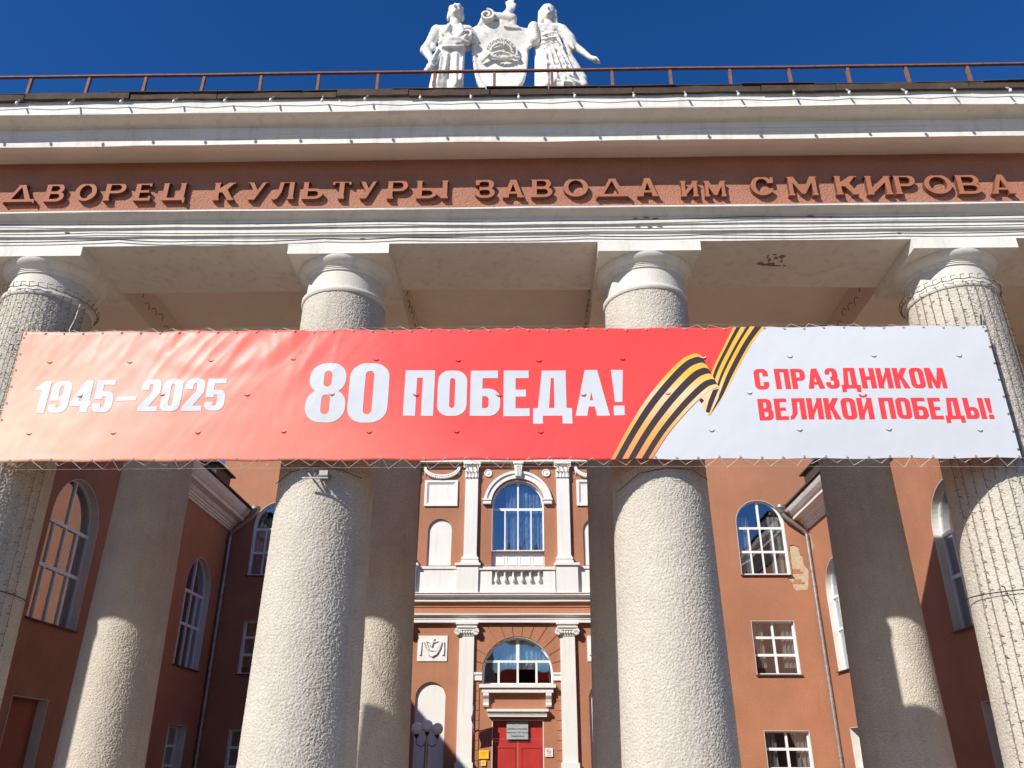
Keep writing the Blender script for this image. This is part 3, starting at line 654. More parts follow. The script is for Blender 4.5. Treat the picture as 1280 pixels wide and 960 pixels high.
fest = empty('bulb_garland', (0, 8.1, 9.6), 'string of milky white bulbs hung under the portico eave', 'string lights')
BX = [-6.9, -6.273, -5.544, -4.893, -4.159, -3.502, -2.879, -2.236, -1.638, -0.957, -0.3, 0.334, 1.059, 1.834, 2.502, 3.179, 3.914, 4.596, 5.306, 5.943, 6.648, 7.3]
b = MB(); pts = []
for i, x in enumerate(BX):
    pts.append((x, 8.10, 9.60))
    if i < len(BX)-1: pts.append(((x+BX[i+1])/2, 8.10, 9.575+random.uniform(-.01, .012)))
b.tube(pts, .006, 5); b.build('wire', M['cable'], fest)
for x in BX:
    t = random.uniform(-.02, .02); d = random.uniform(.0, .03)
    h = MB().tube([(x, 8.10, 9.61), (x+t, 8.07, 9.58-d), (x+t, 8.05, 9.555-d)], .012, 7).build('bulb_holder', M['holder'], fest, smooth=True)
    MB().sphere((x+t*1.4, 8.04, 9.512-d), .019, .019, .030, 10, 7).build('bulb', M['bulb'], fest, smooth=True)
def cable(pts, r, lab, m='cable', n=5, sub=10, sag=.0):
    P = []
    for (a, b_) in zip(pts, pts[1:]):
        for k in range(sub):
            t = k/sub; P.append(tuple(a[i]+(b_[i]-a[i])*t-(sag*4*t*(1-t) if i == 2 else 0) for i in range(3)))
    P.append(pts[-1]); P = [(p[0], p[1], p[2]+.006*noise.noise(Vector((p[0]*2, p[2]*7, 0)))) for p in P]
    return tag(MB().tube(P, r, n).build('cable', M[m]), lab, 'cable')
cable([(-7, 8.72, 8.075), (-4.2, 8.72, 8.045), (-1.3, 8.72, 8.06), (.5, 8.72, 8.035), (3.3, 8.72, 8.075), (7.2, 8.72, 8.055)], .006, 'uppermost thin black cable sagging along the white architrave', sag=.018)
cable([(-7, 8.75, 7.925), (-5.2, 8.75, 7.935), (-2.6, 8.75, 7.905), (1.4, 8.75, 7.93), (4.4, 8.75, 7.925), (7.2, 8.75, 7.94)], .006, 'middle thin cable along the joint of the white architrave', sag=.008)
cable([(-7, 8.77, 7.825), (-4.9, 8.77, 7.845), (-3.8, 8.77, 7.80), (-2.2, 8.77, 7.825), (-1.2, 8.77, 7.835), (1.2, 8.77, 7.83), (2.7, 8.77, 7.835), (5.2, 8.77, 7.83), (7.2, 8.77, 7.85)], .007, 'lowest black cable looping between the abaci of the columns', sag=.02)

# light nets on the two outer columns
def light_net(xc, lab, a0, a1):
    t = empty('light_net', (xc, 9.42, 0), lab, 'string lights', 'fairy light nets on the outer columns')
    b = MB(); pts = []
    for k in range(73):
        a = 2*math.pi*k/72; pts.append((xc+.59*math.cos(a), 9.42+.59*math.sin(a), 7.19+.012*math.sin(k*1.9)))
    b.tube(pts, .007, 4)
    for k in range(72):
        a = 2*math.pi*(k+.3)/72; p = (xc+.60*math.cos(a), 9.42+.60*math.sin(a), 7.17)
        if k % 2: b.tube([p, (p[0]+.015*math.cos(a), p[1]+.015*math.sin(a), 7.235), (p[0]-.05*math.sin(a), p[1]+.05*math.cos(a), 7.245)], .006, 4)
    b.build('top_loop', M['twig'], t)
    for k in range(15):
        a = R(a0+(a1-a0)*k/14); b = MB(); pts = []; z = 7.12
        while z > .5:
            rr_ = .562+(7.13-z)*.0125; aa = a+.012*noise.noise(Vector((k*3, z*1.4, 0))); pts.append((xc+rr_*math.cos(aa), 9.42+rr_*math.sin(aa), z)); z -= .11
        b.tube(pts, .0036, 4)
        for p in pts:
            for q in range(1 if random.random() < .6 else 2):
                s = random.choice((-1, 1)); dz = random.uniform(-.03, .03)
                b.tube([(p[0], p[1], p[2]+dz), (p[0]+s*random.uniform(.02, .045), p[1]-.018, p[2]+dz-random.uniform(-.01, .03))], .0045, 3)
        b.build('light_strand', M['twig'], t)
    b = MB()
    pts = [(xc+.625*math.cos(R(q)), 9.42+.625*math.sin(R(q)), 3.36-(.05 if xc < 0 else -.02)*math.sin(R(q))) for q in range(150, 400, 8)]
    b.tube(pts, .006, 4); b.tube([(xc-.50, 8.98, 3.40), (xc-.53, 8.88, 3.37), (xc-.50, 8.90, 3.30)], .008, 4)
    b.build('tie_wire', M['cable'], t)
light_net(6, 'fairy light net with bare wires hanging down the rightmost front column', 195, 350)
light_net(-6, 'fairy light net with bare wires hanging down the leftmost front column', 195, 350)
# loose tail of wire at the left column, and the floodlight bracket on the second column
cable([(-5.45, 9.2, 7.13), (-5.40, 9.1, 6.85), (-5.36, 8.98, 6.62), (-5.22, 8.85, 6.40)], .006, 'loose pale wire dangling from the neck ring of the leftmost front column', 'rope', sub=4)
br = empty('wall_bracket', (-1.95, 8.84, 4.57), 'empty angle steel floodlight bracket under the banner', 'bracket')
MB().box(-2.10, -1.81, 8.71, 8.735, 4.548, 4.562).build('cross_bar', M['steel'], br)
MB().tube([(-2.00, 8.74, 4.56), (-2.09, 8.86, 4.68)], .014, 4).build('strut', M['steel'], br)
MB().tube([(-1.97, 8.74, 4.56), (-1.985, 8.88, 4.71)], .014, 4).build('strut', M['steel'], br)
MB().tube([(-1.955, 8.74, 4.56), (-1.895, 8.88, 4.70)], .014, 4).build('strut', M['steel'], br)
MB().box(-1.915, -1.82, 8.72, 8.87, 4.585, 4.645).build('back_plate', M['steel'], br)
cable([(-2.5, 9.06, 4.60), (-2.3, 8.93, 4.70), (-2.0, 8.84, 4.73), (-1.7, 8.90, 4.71), (-1.5, 9.05, 4.66)], .004, 'thin tie wire round the top of the shaft by the floodlight bracket', sub=3)
cable([(1.45, 9.12, 4.50), (1.7, 8.90, 4.66), (2.0, 8.84, 4.70), (2.3, 8.90, 4.70), (2.5, 9.06, 4.63)], .004, 'thin tie wire round the front column right of centre, below the ribbon print', sub=3)

# ================================================================ WINDOWS
def pane_poly(x0, x1, z0, z1, cx, zs, Rr):
    if Rr is None: return rect(x0, z0, x1, z1)
    P = [(x0, z0), (x1, z0)]; n = 14
    for i in range(n+1):
        x = x1+(x0-x1)*i/n; h = Rr*Rr-(x-cx)**2
        zt = zs+math.sqrt(h) if h > 0 else zs
        P.append((x, min(z1, zt)))
    out = [P[0]]
    for p in P[1:]:
        if abs(p[0]-out[-1][0])+abs(p[1]-out[-1][1]) > 1e-4 and p[1] >= z0-1e-6: out.append(p)
    return out if len(out) > 2 else None
def window(parent, tf, cx, w, z0, zt, arched, rows, depth=.20, fr=.055, curt='curtain', curt_z=(0, 1), label=None, open_panes=(), reveal=True, sill=True, lower_panel=None, room_depth=1.3):
    """rows: [(za, zb, [inner mullion xs], bar)] bottom to top. zt = spring line when arched, else head"""
    Rr = w/2-fr if arched else None
    outer = arch_poly(cx, w-.004, z0+.002, zt) if arched else rect(cx-w/2+.002, z0+.002, cx+w/2-.002, zt-.002)
    panes = []
    for za, zb, mul, bar in rows:
        xs = [cx-w/2+fr]+[m_ for m_ in mul]+[cx+w/2-fr]
        for i in range(len(xs)-1):
            a = xs[i]+(bar/2 if i else 0); b_ = xs[i+1]-(bar/2 if i < len(xs)-2 else 0)
            p = pane_poly(a, b_, za, zb, cx, zt, Rr)
            if p: panes.append((p, za, i))
    o = MB().plate(tf, [outer], [p for p, _, _ in panes], -depth-.07, -depth).build('window', M['pvc'], parent)
    if label: o['label'] = label
    for n_, (p, za, i) in enumerate(panes):
        if n_ in open_panes: continue
        MB().plate(tf, [p], [], -depth-.045, -depth-.039).build('pane', M['glass'], o)
    if reveal:
        inner = arch_poly(cx, w-.03, z0+.016, zt) if arched else rect(cx-w/2+.015, z0+.016, cx+w/2-.015, zt-.015)
        big = arch_poly(cx, w-.002, z0+.001, zt) if arched else rect(cx-w/2+.001, z0+.001, cx+w/2-.001, zt-.001)
        MB().plate(tf, [big], [inner], -depth+.002, .004 if depth < .3 else .006).build('reveal', M['reveal'], o)
    if sill:
        b = MB(); vs = []
        for u in (cx-w/2-.03, cx+w/2+.03):
            for ww, v in ((-depth+.003, z0+.045), (.07, z0+.006), (.07, z0-.024), (-depth+.003, z0-.012)): vs.append(tf(u, v, ww))
        b.add(vs, [(0, 1, 2, 3), (7, 6, 5, 4), (0, 4, 5, 1), (1, 5, 6, 2), (2, 6, 7, 3), (3, 7, 4, 0)]); b.build('sill', M['ledge'], o)
    top = zt+w/2 if arched else zt
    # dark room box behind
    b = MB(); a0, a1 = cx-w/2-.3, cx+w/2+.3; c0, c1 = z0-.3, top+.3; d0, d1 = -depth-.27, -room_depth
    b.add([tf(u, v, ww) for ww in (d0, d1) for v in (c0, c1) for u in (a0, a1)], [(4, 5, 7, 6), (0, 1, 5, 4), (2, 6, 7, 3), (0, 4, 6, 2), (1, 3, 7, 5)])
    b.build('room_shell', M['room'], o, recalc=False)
    if curt:
        b = MB(); n_ = 60; vs = []; zc0 = z0+(top-z0)*curt_z[0]; zc1 = z0+(top-z0)*curt_z[1]; ph = random.random()*6
        side = .30 if curt == 'curtain' else .5
        rng = [(cx-w/2-.1, cx-w/2+w*side), (cx+w/2-w*side, cx+w/2+.1)] if curt == 'curtain' else [(cx-w/2+w*.26, cx+w/2+.1)]
        for (ua, ub) in rng:
            vs = []
            for i in range(n_+1):
                u = ua+(ub-ua)*i/n_; d = -depth-.20+.030*math.sin(u*46+ph)+.014*math.sin(u*83)
                vs += [tf(u, zc0, d), tf(u, zc1, d+.01)]
            b.add(vs, [(2*i, 2*i+1, 2*i+3, 2*i+2) for i in range(n_)])
        b.build('curtain', M[curt], o, smooth=True, recalc=False)
    return o

# ================================================================ ENTRANCE BUILDING (rear wall)
main = empty('entrance_building', (0, 28, 0), 'terracotta plastered entrance front with white pilasters and arched windows behind the portico', 'building')
tfB = lambda u, v, w_: (u, 28.0-w_, v)
tfC = lambda u, v, w_: (u, 27.5-w_, v)
CX = .035
peel = [(9.359, 8.588), (9.526, 8.609), (9.668, 8.557), (9.672, 8.421), (9.685, 8.3), (9.756, 8.24), (9.75, 8.06), (9.784, 7.926), (9.88, 7.822), (9.872, 7.527), (9.834, 7.351), (9.79, 7.176), (9.769, 7.074), (9.544, 7.089), (9.38, 7.06), (9.285, 7.206), (9.262, 7.381), (9.155, 7.439), (9.20, 7.52), (9.314, 7.56), (9.345, 7.823), (9.335, 8.061), (9.345, 8.301)]
def rough_edge(P, amp=.025):
    out = []
    for i, p in enumerate(P):
        q = P[(i+1) % len(P)]
        for k in range(3):
            t = k/3; out.append((p[0]+(q[0]-p[0])*t+random.uniform(-amp, amp)*(k > 0), p[1]+(q[1]-p[1])*t+random.uniform(-amp, amp)*(k > 0)))
    return out
peel = rough_edge(peel, .018)
wall_holes = []
HOLE = {}
for sgn in (-1, 1):
    c = CX+sgn*8.42
    HOLE[sgn] = c
    wall_holes += [arch_poly(c, 1.66, 7.58, 9.38), rect(c-.71, 4.38, c+.71, 6.085), rect(c-.71, 1.05, c+.71, 2.74)]
for x0_, x1_, sgn in ((-10.6, -4.15, -1), (4.22, 10.6, 1)):
    hs = [h for h in wall_holes if (h[0][0] > 0) == (sgn > 0)]
    MB().plate(tfB, [rect(x0_, 0, x1_, 13.5)], hs+([peel] if sgn > 0 else []), -.45, 0).build('wall', M['salmon'], main)
for sgn in (-1, 1):
    c = HOLE[sgn]; lb = 'left' if sgn < 0 else 'right'
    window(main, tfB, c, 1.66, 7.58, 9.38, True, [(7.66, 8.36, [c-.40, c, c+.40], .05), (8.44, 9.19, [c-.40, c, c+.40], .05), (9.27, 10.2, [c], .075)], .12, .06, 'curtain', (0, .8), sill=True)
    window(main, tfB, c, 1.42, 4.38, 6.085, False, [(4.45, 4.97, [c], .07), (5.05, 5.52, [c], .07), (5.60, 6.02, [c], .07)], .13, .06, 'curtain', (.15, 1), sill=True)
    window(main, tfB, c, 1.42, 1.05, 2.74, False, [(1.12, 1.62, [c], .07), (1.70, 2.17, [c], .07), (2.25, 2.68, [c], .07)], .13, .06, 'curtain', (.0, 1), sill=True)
# exposed render and bricks behind the lost plaster
mo = MB().plate(tfB, [rect(9.292, 6.95, 9.95, 8.7), rect(9.1, 6.95, 9.293, 7.56)], [], -.05, -.028).build('exposed_render', M['mortar'], main)
mo['label'] = 'beige patch of lost plaster beside the upper right window'
for zi in range(4):
    for xi in range(3):
        z = 7.30+zi*.085+(.17 if zi > 1 else 0); x = 9.31+xi*.135+(zi % 2)*.05
        if x < 9.6: MB().box(x, x+.12, 28.016+random.uniform(-.004, .004), 28.04, z, z+.066).build('brick', M['brick'], mo)
# central projecting bay
holes = [arch_poly(.06, 1.79, 7.78, 9.905), arch_poly(.05, 2.25, 4.03, 4.365), rect(-.745, 0, .86, 3.01)]
for sgn in (-1, 1):
    holes += [arch_poly(CX+sgn*2.65, .815, 7.81, 9.015), arch_poly(CX+sgn*2.73, .95, .5, 3.64)]
MB().plate(tfC, [rect(-4.15, 0, 4.22, 13.5)], holes, -.5, 0).build('wall', M['salmon'], main)
MB().box(-4.15, 4.22, 27.2, 28.4, 13.5, 13.7).build('parapet_coping', M['white'], main)
for sgn in (-1, 1):
    MB().plate(tfC, [arch_poly(CX+sgn*2.65, .85, 7.79, 9.015)], [], -.14, -.075).build('niche_panel', M['white'], main)
    MB().plate(tfC, [arch_poly(CX+sgn*2.73, .98, .48, 3.64)], [], -.15, -.085).build('niche_panel', M['white'], main)
# upper arched window
c = .06
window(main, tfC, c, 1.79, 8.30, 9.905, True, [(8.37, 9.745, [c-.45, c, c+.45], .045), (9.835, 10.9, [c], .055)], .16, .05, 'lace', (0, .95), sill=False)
pb = MB().box(-.835, .955, 27.66, 27.72, 7.78, 8.299); pan = pb.build('apron_panel', M['pvc'], main)
for i in range(4):
    xa = -.80+i*.44; MB().plate(tfC, [rect(xa+.02, 7.85, xa+.40, 8.26)], [rect(xa+.06, 7.89, xa+.36, 8.22)], -.16, -.145).build('panel_moulding', M['pvc'], pan)
# archivolt, imposts, keystone
MB().plate(tfC, [band(c, 9.93, .93, 1.17, 0, 180, 40)], [], .001, .07).build('archivolt', M['white'], main, smooth=True)
MB().plate(tfC, [band(c, 9.93, 1.10, 1.19, 0, 180, 40)], [], .071, .12).build('archivolt_rim', M['white'], main, smooth=True)
for xa, xb in ((-1.15, -.87), (.95, 1.23)):
    o = MB().box(xa, xb, 27.36, 27.499, 9.92, 10.04).build('impost', M['white'], main)
    MB().box(xa-.03, xb+.03, 27.33, 27.498, 10.045, 10.095).build('impost_cap', M['white'], o)
ks = MB().plate(tfC, [[(-.03, 10.90), (.17, 10.90), (.22, 11.34), (-.08, 11.34)]], [], .001, .20).build('keystone', M['white'], main)
MB().box(-.11, .25, 27.26, 27.499, 11.345, 11.415).build('keystone_cap', M['white'], ks)
for q in (.02, .07, .12): MB().tube([(q, 27.29, 10.93), (q, 27.285, 11.3)], .014, 6).build('keystone_rib', M['white'], ks)
# roundels
for sgn in (-1, 1):
    x = CX+sgn*1.02
    o = MB().lathe([(0, 0), (.145, 0), (.145, -.03), (.13, -.05), (.115, -.05), (.10, -.03), (.05, -.028), (.045, -.05), (.0, -.06)], (x, 27.498, 11.06), 28, 'y').build('roundel', M['white'], main, smooth=True)
# upper and lower pilasters
def leafcap(parent, x, z, wd=.44):
    """corinthian: bell, two rows of curled leaves, corner volutes, abacus"""
    o = MB().box(x-.23, x+.23, 27.36, 27.497, z, z+.50).build('capital', M['white'], parent)
    for row, (zz, n_, ww) in enumerate(((z+.02, 4, .12), (z+.20, 3, .135))):
        for i in range(n_):
            lx = x+(i-(n_-1)/2)*(.46/n_); b = MB(); vs = []
            for k in range(6):
                t = k/5; hw = ww/2*(1-.45*t)*(1+.25*math.sin(t*9)); y = 27.355-.03-.075*t*t; zc = zz+.20*math.sin(t*1.75)
                vs += [(lx-hw, y+.02, zc), (lx, y-.012, zc+.004), (lx+hw, y+.02, zc)]
            b.add(vs, [(3*k+a, 3*k+a+1, 3*k+a+4, 3*k+a+3) for k in range(5) for a in (0, 1)]); b.build('acanthus_leaf', M['white'], o, smooth=True, recalc=False)
    for sgn in (-1, 1):
        pts = [(x+sgn*(.235+.055*math.cos(R(a))*(1-a/900)), 27.31, z+.44+.055*math.sin(R(a))*(1-a/900)) for a in range(-90, 460, 30)]
        MB().tube(pts, .017, 6, .010).build('volute', M['white'], o, smooth=True)
    MB().box(x-.30, x+.30, 27.27, 27.498, z+.505, z+.575).build('capital_abacus', M['white'], o)
    MB().sphere((x, 27.28, z+.53), .045, .03, .045).build('rosette', M['white'], o, smooth=True)
def pilaster_up(x):
    o = MB().box(x-.22, x+.22, 27.37, 27.499, 8.10, 10.835).build('upper_pilaster', M['white'], main)
    b = MB()
    for (h, z0, z1, y) in ((.30, 7.835, 7.93, 27.29), (.265, 7.932, 7.985, 27.32), (.285, 7.987, 8.045, 27.30), (.25, 8.047, 8.10, 27.34)): b.box(x-h, x+h, y, 27.4985, z0, z1)
    b.build('pilaster_base', M['white'], o); leafcap(o, x, 10.84)
def ionic(parent, x, z):
    o = MB().box(x-.24, x+.24, 27.34, 27.498, z, z+.16).build('capital', M['white'], parent)
    for sgn in (-1, 1):
        cx_ = x+sgn*.285; pts = []
        for k in range(34):
            a = R(90)-sgn*k*R(24)*1; r = .105*(1-k/38)
            pts.append((cx_+r*math.cos(a)*1, 27.285, z+.115+r*math.sin(a)))
        b = MB().tube(pts, .026, 6, .014); b.lathe([(.10, 0), (.10, -.16), (.0, -.165)], (cx_, 27.46, z+.115), 20, 'y'); b.build('volute', M['white'], o, smooth=True)
    for i in range(5): MB().sphere((x+(i-2)*.085, 27.30, z+.10), .034, .03, .05, 8, 6).build('egg_moulding', M['white'], o, smooth=True)
    MB().box(x-.27, x+.27, 27.29, 27.497, z+.17, z+.235).build('cushion', M['white'], o)
    MB().box(x-.33, x+.33, 27.25, 27.496, z+.24, z+.29).build('capital_abacus', M['white'], o)
    MB().box(x-.29, x+.29, 27.29, 27.495, z+.292, z+.345).build('capital_block', M['white'], o)
    MB().box(x-.36, x+.36, 27.23, 27.494, z+.347, z+.42).build('capital_crown', M['white'], o)
def pilaster_lo(x):
    o = MB().box(x-.235, x+.235, 27.37, 27.499, 1.80, 5.53).build('lower_pilaster', M['white'], main)
    MB().box(x-.28, x+.28, 27.30, 27.4985, 0, 1.797).build('pilaster_base', M['white'], o); ionic(o, x, 5.515)
for dx in (-1.587, 1.587, -3.72, 3.72): pilaster_up(CX+dx)
for dx in (-1.62, 1.62, -3.76, 3.76): pilaster_lo(CX+dx)
# entablatures
def run(name, prof, m='white', amp=.004, seed=0, xa=-4.2, xb=4.27): return prism_x(name, prof, xa, xb, M[m], main, 40, amp, seed)
run('upper_entablature', [(27.498, 11.42), (27.27, 11.42), (27.27, 11.50), (27.25, 11.505), (27.25, 11.60), (27.15, 11.65), (27.15, 12.2), (26.9, 12.3), (26.9, 12.5), (27.498, 12.5)], seed=11)
run('storey_cornice', [(27.498, 6.60), (27.34, 6.60), (27.34, 6.70), (27.335, 6.705), (27.30, 6.74), (27.22, 6.77), (27.20, 6.78), (27.20, 6.835), (27.17, 6.838), (27.17, 6.86), (27.498, 6.87)], seed=12)
run('lower_entablature', [(27.498, 5.925), (27.34, 5.925), (27.34, 6.02), (27.32, 6.025), (27.32, 6.10), (27.29, 6.105), (27.24, 6.14), (27.22, 6.15), (27.22, 6.19), (27.498, 6.195)], seed=13)
MB().box(-4.2, 4.27, 27.47, 27.4985, 6.44, 6.598).build('cornice_bed', M['salmon'], main)
# pedestals and balustrade zone
for dx in (-1.645, 1.655, -3.72, 3.72):
    x = CX+dx
    o = MB().box(x-.36, x+.36, 27.22, 27.4984, 6.872, 7.75).build('pedestal', M['white'], main)
    MB().box(x-.425, x+.425, 27.16, 27.4983, 7.752, 7.83).build('pedestal_cap', M['white'], o)
for sgn in (-1, 1):
    xa, xb = sorted((CX+sgn*2.02, CX+sgn*3.35))
    o = MB().box(xa, xb, 27.36, 27.4986, 6.873, 7.66).build('dado', M['white'], main)
    MB().box(xa, xb, 27.32, 27.4987, 7.662, 7.745).build('dado_cap', M['white'], o)
balu = MB().box(-1.235, 1.30, 27.29, 27.43, 6.874, 7.13).build('balustrade', M['white'], main)
for xa, xb in ((-1.235, -.80), (.90, 1.30)): MB().box(xa, xb, 27.30, 27.42, 7.132, 7.612).build('end_block', M['white'], balu)
MB().box(-1.24, 1.31, 27.25, 27.45, 7.615, 7.715).build('top_rail', M['white'], balu)
bal_me = None
for i in range(6):
    x = -.655+i*.282
    if bal_me is None:
        o = MB().lathe([(.045, 0), (.055, .0), (.055, .03), (.035, .045), (.05, .07), (.075, .12), (.078, .17), (.06, .23), (.036, .29), (.03, .34), (.034, .385), (.05, .40), (.034, .415), (.05, .44), (.055, .48), (.0, .48)], n=14).build('baluster', M['white'], smooth=True); bal_me = o.data
    else: o = bpy.data.objects.new('baluster', bal_me); col.objects.link(o)
    o.location = (x, 27.36, 7.132); put(o, balu)
MB().box(-.80, .90, 27.44, 27.495, 6.875, 7.61).build('balustrade_backing', M['reveal'], balu)
# garlands
for sgn in (-1, 1):
    c = CX+sgn*2.65; b = MB(); pts = []
    o = None; base = MB().tube([(c+.60*math.cos(R(a)), 27.455, 11.27+.36*math.sin(R(a))) for a in range(180, 361, 12)], .045, 8).build('garland', M['white'], main, smooth=True)
    b = MB()
    for k, a in enumerate(range(184, 360, 7)):
        tt = math.sin(R(a-180)); rad_ = .028+.028*tt
        for e in (-1, 1): b.sphere((c+(.60+e*.03)*math.cos(R(a)), 27.43-.01*tt, 11.27+(.36+e*.035)*math.sin(R(a))), rad_, rad_, rad_, 6, 5)
    b.build('garland_fruit', M['white'], base, smooth=True)
    for e in (-1, 1): MB().tube([(c+e*.60, 27.45, 11.33), (c+e*.605, 27.44, 11.2), (c+e*.60, 27.45, 11.0)], .035, 7, .012).build('garland_tail', M['white'], base, smooth=True)
    # framed panel
    xa, xb = c-.585, c+.575
    o = MB().plate(tfC, [rect(xa, 9.865, xb, 10.80)], [rect(xa+.09, 9.945, xb-.09, 10.72)], .001, .06).build('panel_frame', M['white'], main)
    MB().plate(tfC, [rect(xa+.075, 9.93, xb-.075, 10.735)], [rect(xa+.13, 9.985, xb-.13, 10.68)], .0015, .03).build('inner_moulding', M['white'], o)
    MB().plate(tfC, [rect(xa+.128, 9.983, xb-.128, 10.682)], [], .0012, .006).build('panel_field', M['white'], o)
    # relief panel with emblem drapery (lower)
    c = CX+sgn*2.73; xa, xb = c-.48, c+.48
    rp = MB().plate(tfC, [rect(xa, 4.74, xb, 5.527)], [], .001, .03).build('relief_panel', M['white'], main)
    b = MB()
    for pts, ww in (([(c-.30, 5.34), (c-.22, 5.12), (c-.12, 4.97), (c, 4.91), (c+.12, 4.97), (c+.22, 5.12), (c+.30, 5.34)], [.03, .05, .07, .085, .07, .05, .03]),
                    ([(c-.36, 5.34), (c-.37, 5.1), (c-.39, 4.93)], [.03, .035, .06]), ([(c+.36, 5.34), (c+.37, 5.1), (c+.35, 4.93)], [.03, .035, .06]),
                    ([(c-.12, 5.10), (c+.12, 5.08)], .06), ([(c+.12, 5.08), (c+.26, 5.36)], .055), ([(c-.12, 5.10), (c-.24, 5.36)], .045),
                    ([(c-.2, 5.36), (c-.05, 5.30), (c+.05, 5.33), (c+.2, 5.36)], .03), ([(c-.04, 5.18), (c+.0, 5.3), (c+.03, 5.43)], .04), ([(c-.03, 5.46), (c+.07, 5.42)], .03), ([(c-.1, 5.22), (c+.0, 5.3)], .03)):
        b.plate(tfC, [stroke(pts, ww)], [], .031, .075+random.uniform(-.012, .012))
    b.build('relief_ornament', M['white'], rp)
# ---- lower arch: voussoirs, jamb courses, imposts, window
ac = (.05, 4.365); ri = 1.14; x0_, x1_, z1_, z0_ = -1.335, 1.425, 5.865, 4.405
def hit(a):
    ca, sa = math.cos(a), math.sin(a); t = 99
    if ca > 1e-6: t = min(t, (x1_-ac[0])/ca)
    if ca < -1e-6: t = min(t, (x0_-ac[0])/ca)
    if sa > 1e-6: t = min(t, (z1_-ac[1])/sa)
    return (ac[0]+t*ca, ac[1]+t*sa)
nv = 13; a_lo = math.asin((z0_-ac[1])/ri)
for i in range(nv):
    aa = a_lo+(math.pi-2*a_lo)*i/nv; ab = a_lo+(math.pi-2*a_lo)*(i+1)/nv; g_ = .009
    p = [(ac[0]+ri*math.cos(aa+(ab-aa)*k/4+(g_ if k == 0 else -g_ if k == 4 else 0)), ac[1]+ri*math.sin(aa+(ab-aa)*k/4+(g_ if k == 0 else -g_ if k == 4 else 0))) for k in range(5)]
    ha, hb = hit(aa+g_*.8), hit(ab-g_*.8); outp = [hb]
    if abs(hb[1]-z1_) < 1e-5 and abs(ha[0]-x1_) < 1e-5: outp.append((x1_, z1_))
    if abs(ha[1]-z1_) < 1e-5 and abs(hb[0]-x0_) < 1e-5: outp.append((x0_, z1_))
    outp.append(ha)
    MB().plate(tfC, [p+outp], [], .001, .028).build('voussoir', M['salmon'], main)
for sgn in (-1, 1):
    xa, xb = (-1.33, -1.16) if sgn < 0 else (1.26, 1.42)
    z = 4.12
    while z > .2:
        MB().plate(tfC, [rect(xa, z-.27, xb, z)], [], .001, .028).build('jamb_block', M['salmon'], main); z -= .285
    xa, xb = (-1.345, -1.08) if sgn < 0 else (1.18, 1.435)
    o = MB().box(xa, xb, 27.42, 27.4992, 4.16, 4.33).build('impost', M['white'], main)
    MB().box(xa, xb, 27.39, 27.4991, 4.332, 4.40).build('impost_cap', M['white'], o)
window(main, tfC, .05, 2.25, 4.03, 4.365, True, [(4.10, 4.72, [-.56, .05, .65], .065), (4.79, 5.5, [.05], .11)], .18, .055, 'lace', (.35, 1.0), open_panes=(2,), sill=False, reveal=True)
MB().box(-1.15, 1.25, 27.24, 27.4989, 3.93, 4.03).build('window_sill', M['white'], main)
o = MB().box(-1.07, 1.17, 27.30, 27.4988, 3.79, 3.927).build('sill_band', M['white'], main)
for xa, xb in ((-1.035, -.84), (.925, 1.12)):
    o = MB().plate(lambda u, v, w_, xa=xa, xb=xb: (xa+.01+w_*(xb-xa-.02), 27.499-u, v), [[(0, 3.39), (.07, 3.38), (.10, 3.43), (.09, 3.50), (.12, 3.60), (.17, 3.66), (.20, 3.70), (.20, 3.785), (0, 3.785)]], [], 0, 1).build('console_bracket', M['white'], main)
o = MB().box(-.86, .96, 27.36, 27.4993, 3.09, 3.235).build('door_hood', M['white'], main)
MB().box(-.90, 1.01, 27.28, 27.4994, 3.237, 3.31).build('hood_cap', M['white'], o)
MB().box(-.87, .97, 27.34, 27.3598, 3.15, 3.165).build('hood_fillet', M['white'], o)
# door: two leaves, transom
dr = MB().box(-.745, .86, 27.66, 27.74, 2.40, 2.47).build('door', M['door'], main)
MB().box(-.745, .86, 27.67, 27.72, 2.473, 3.01).build('transom_panel', M['door'], dr)
for xa, xb in ((-.745, .055), (.06, .86)):
    MB().box(xa, xb, 27.67, 27.72, 0, 2.397).build('door_leaf', M['door'], dr)
    MB().plate(tfC, [rect(xa+.08, .25, xb-.08, 2.25)], [rect(xa+.12, .29, xb-.12, 2.21)], -.168, -.155).build('leaf_moulding', M['door'], dr)
MB().plate(tfC, [rect(-.745, 0, .86, 3.01)], [rect(-.72, 0, .83, 2.985)], -.16, .004).build('door_reveal', M['reveal'], dr)

# things on the entrance wall
def text_mesh(body, size, loc, m, parent, name='printed_text', ext=.001):
    cu = bpy.data.curves.new(name, 'FONT'); cu.body = body; cu.size = size; cu.align_x = 'CENTER'; cu.align_y = 'CENTER'; cu.extrude = ext; cu.space_line = 1.1
    cu.offset = size*.015
    tmp = bpy.data.objects.new('tmp', cu); col.objects.link(tmp); bpy.context.view_layer.update()
    me = bpy.data.meshes.new_from_object(tmp.evaluated_get(bpy.context.evaluated_depsgraph_get())); bpy.data.objects.remove(tmp); bpy.data.curves.remove(cu)
    me.materials.clear(); me.transform(Matrix.Translation(loc) @ Matrix.Rotation(R(90), 4, 'X')); me.name = name
    return meshobj(name, me, m, parent)
pl = MB().box(-.29, .375, 27.575, 27.60, 2.455, 2.955).build('plaque', M['plaque']); tag(pl, 'grey metal name plaque fixed above the red entrance door', 'plaque')
text_mesh('ДВОРЕЦ КУЛЬТУРЫ', .062, (.043, 27.573, 2.745), M['black'], pl)
text_mesh('завода им. С.М. Кирова', .058, (.043, 27.573, 2.645), M['black'], pl)
text_mesh('Главный вход', .062, (.043, 27.573, 2.545), M['black'], pl)
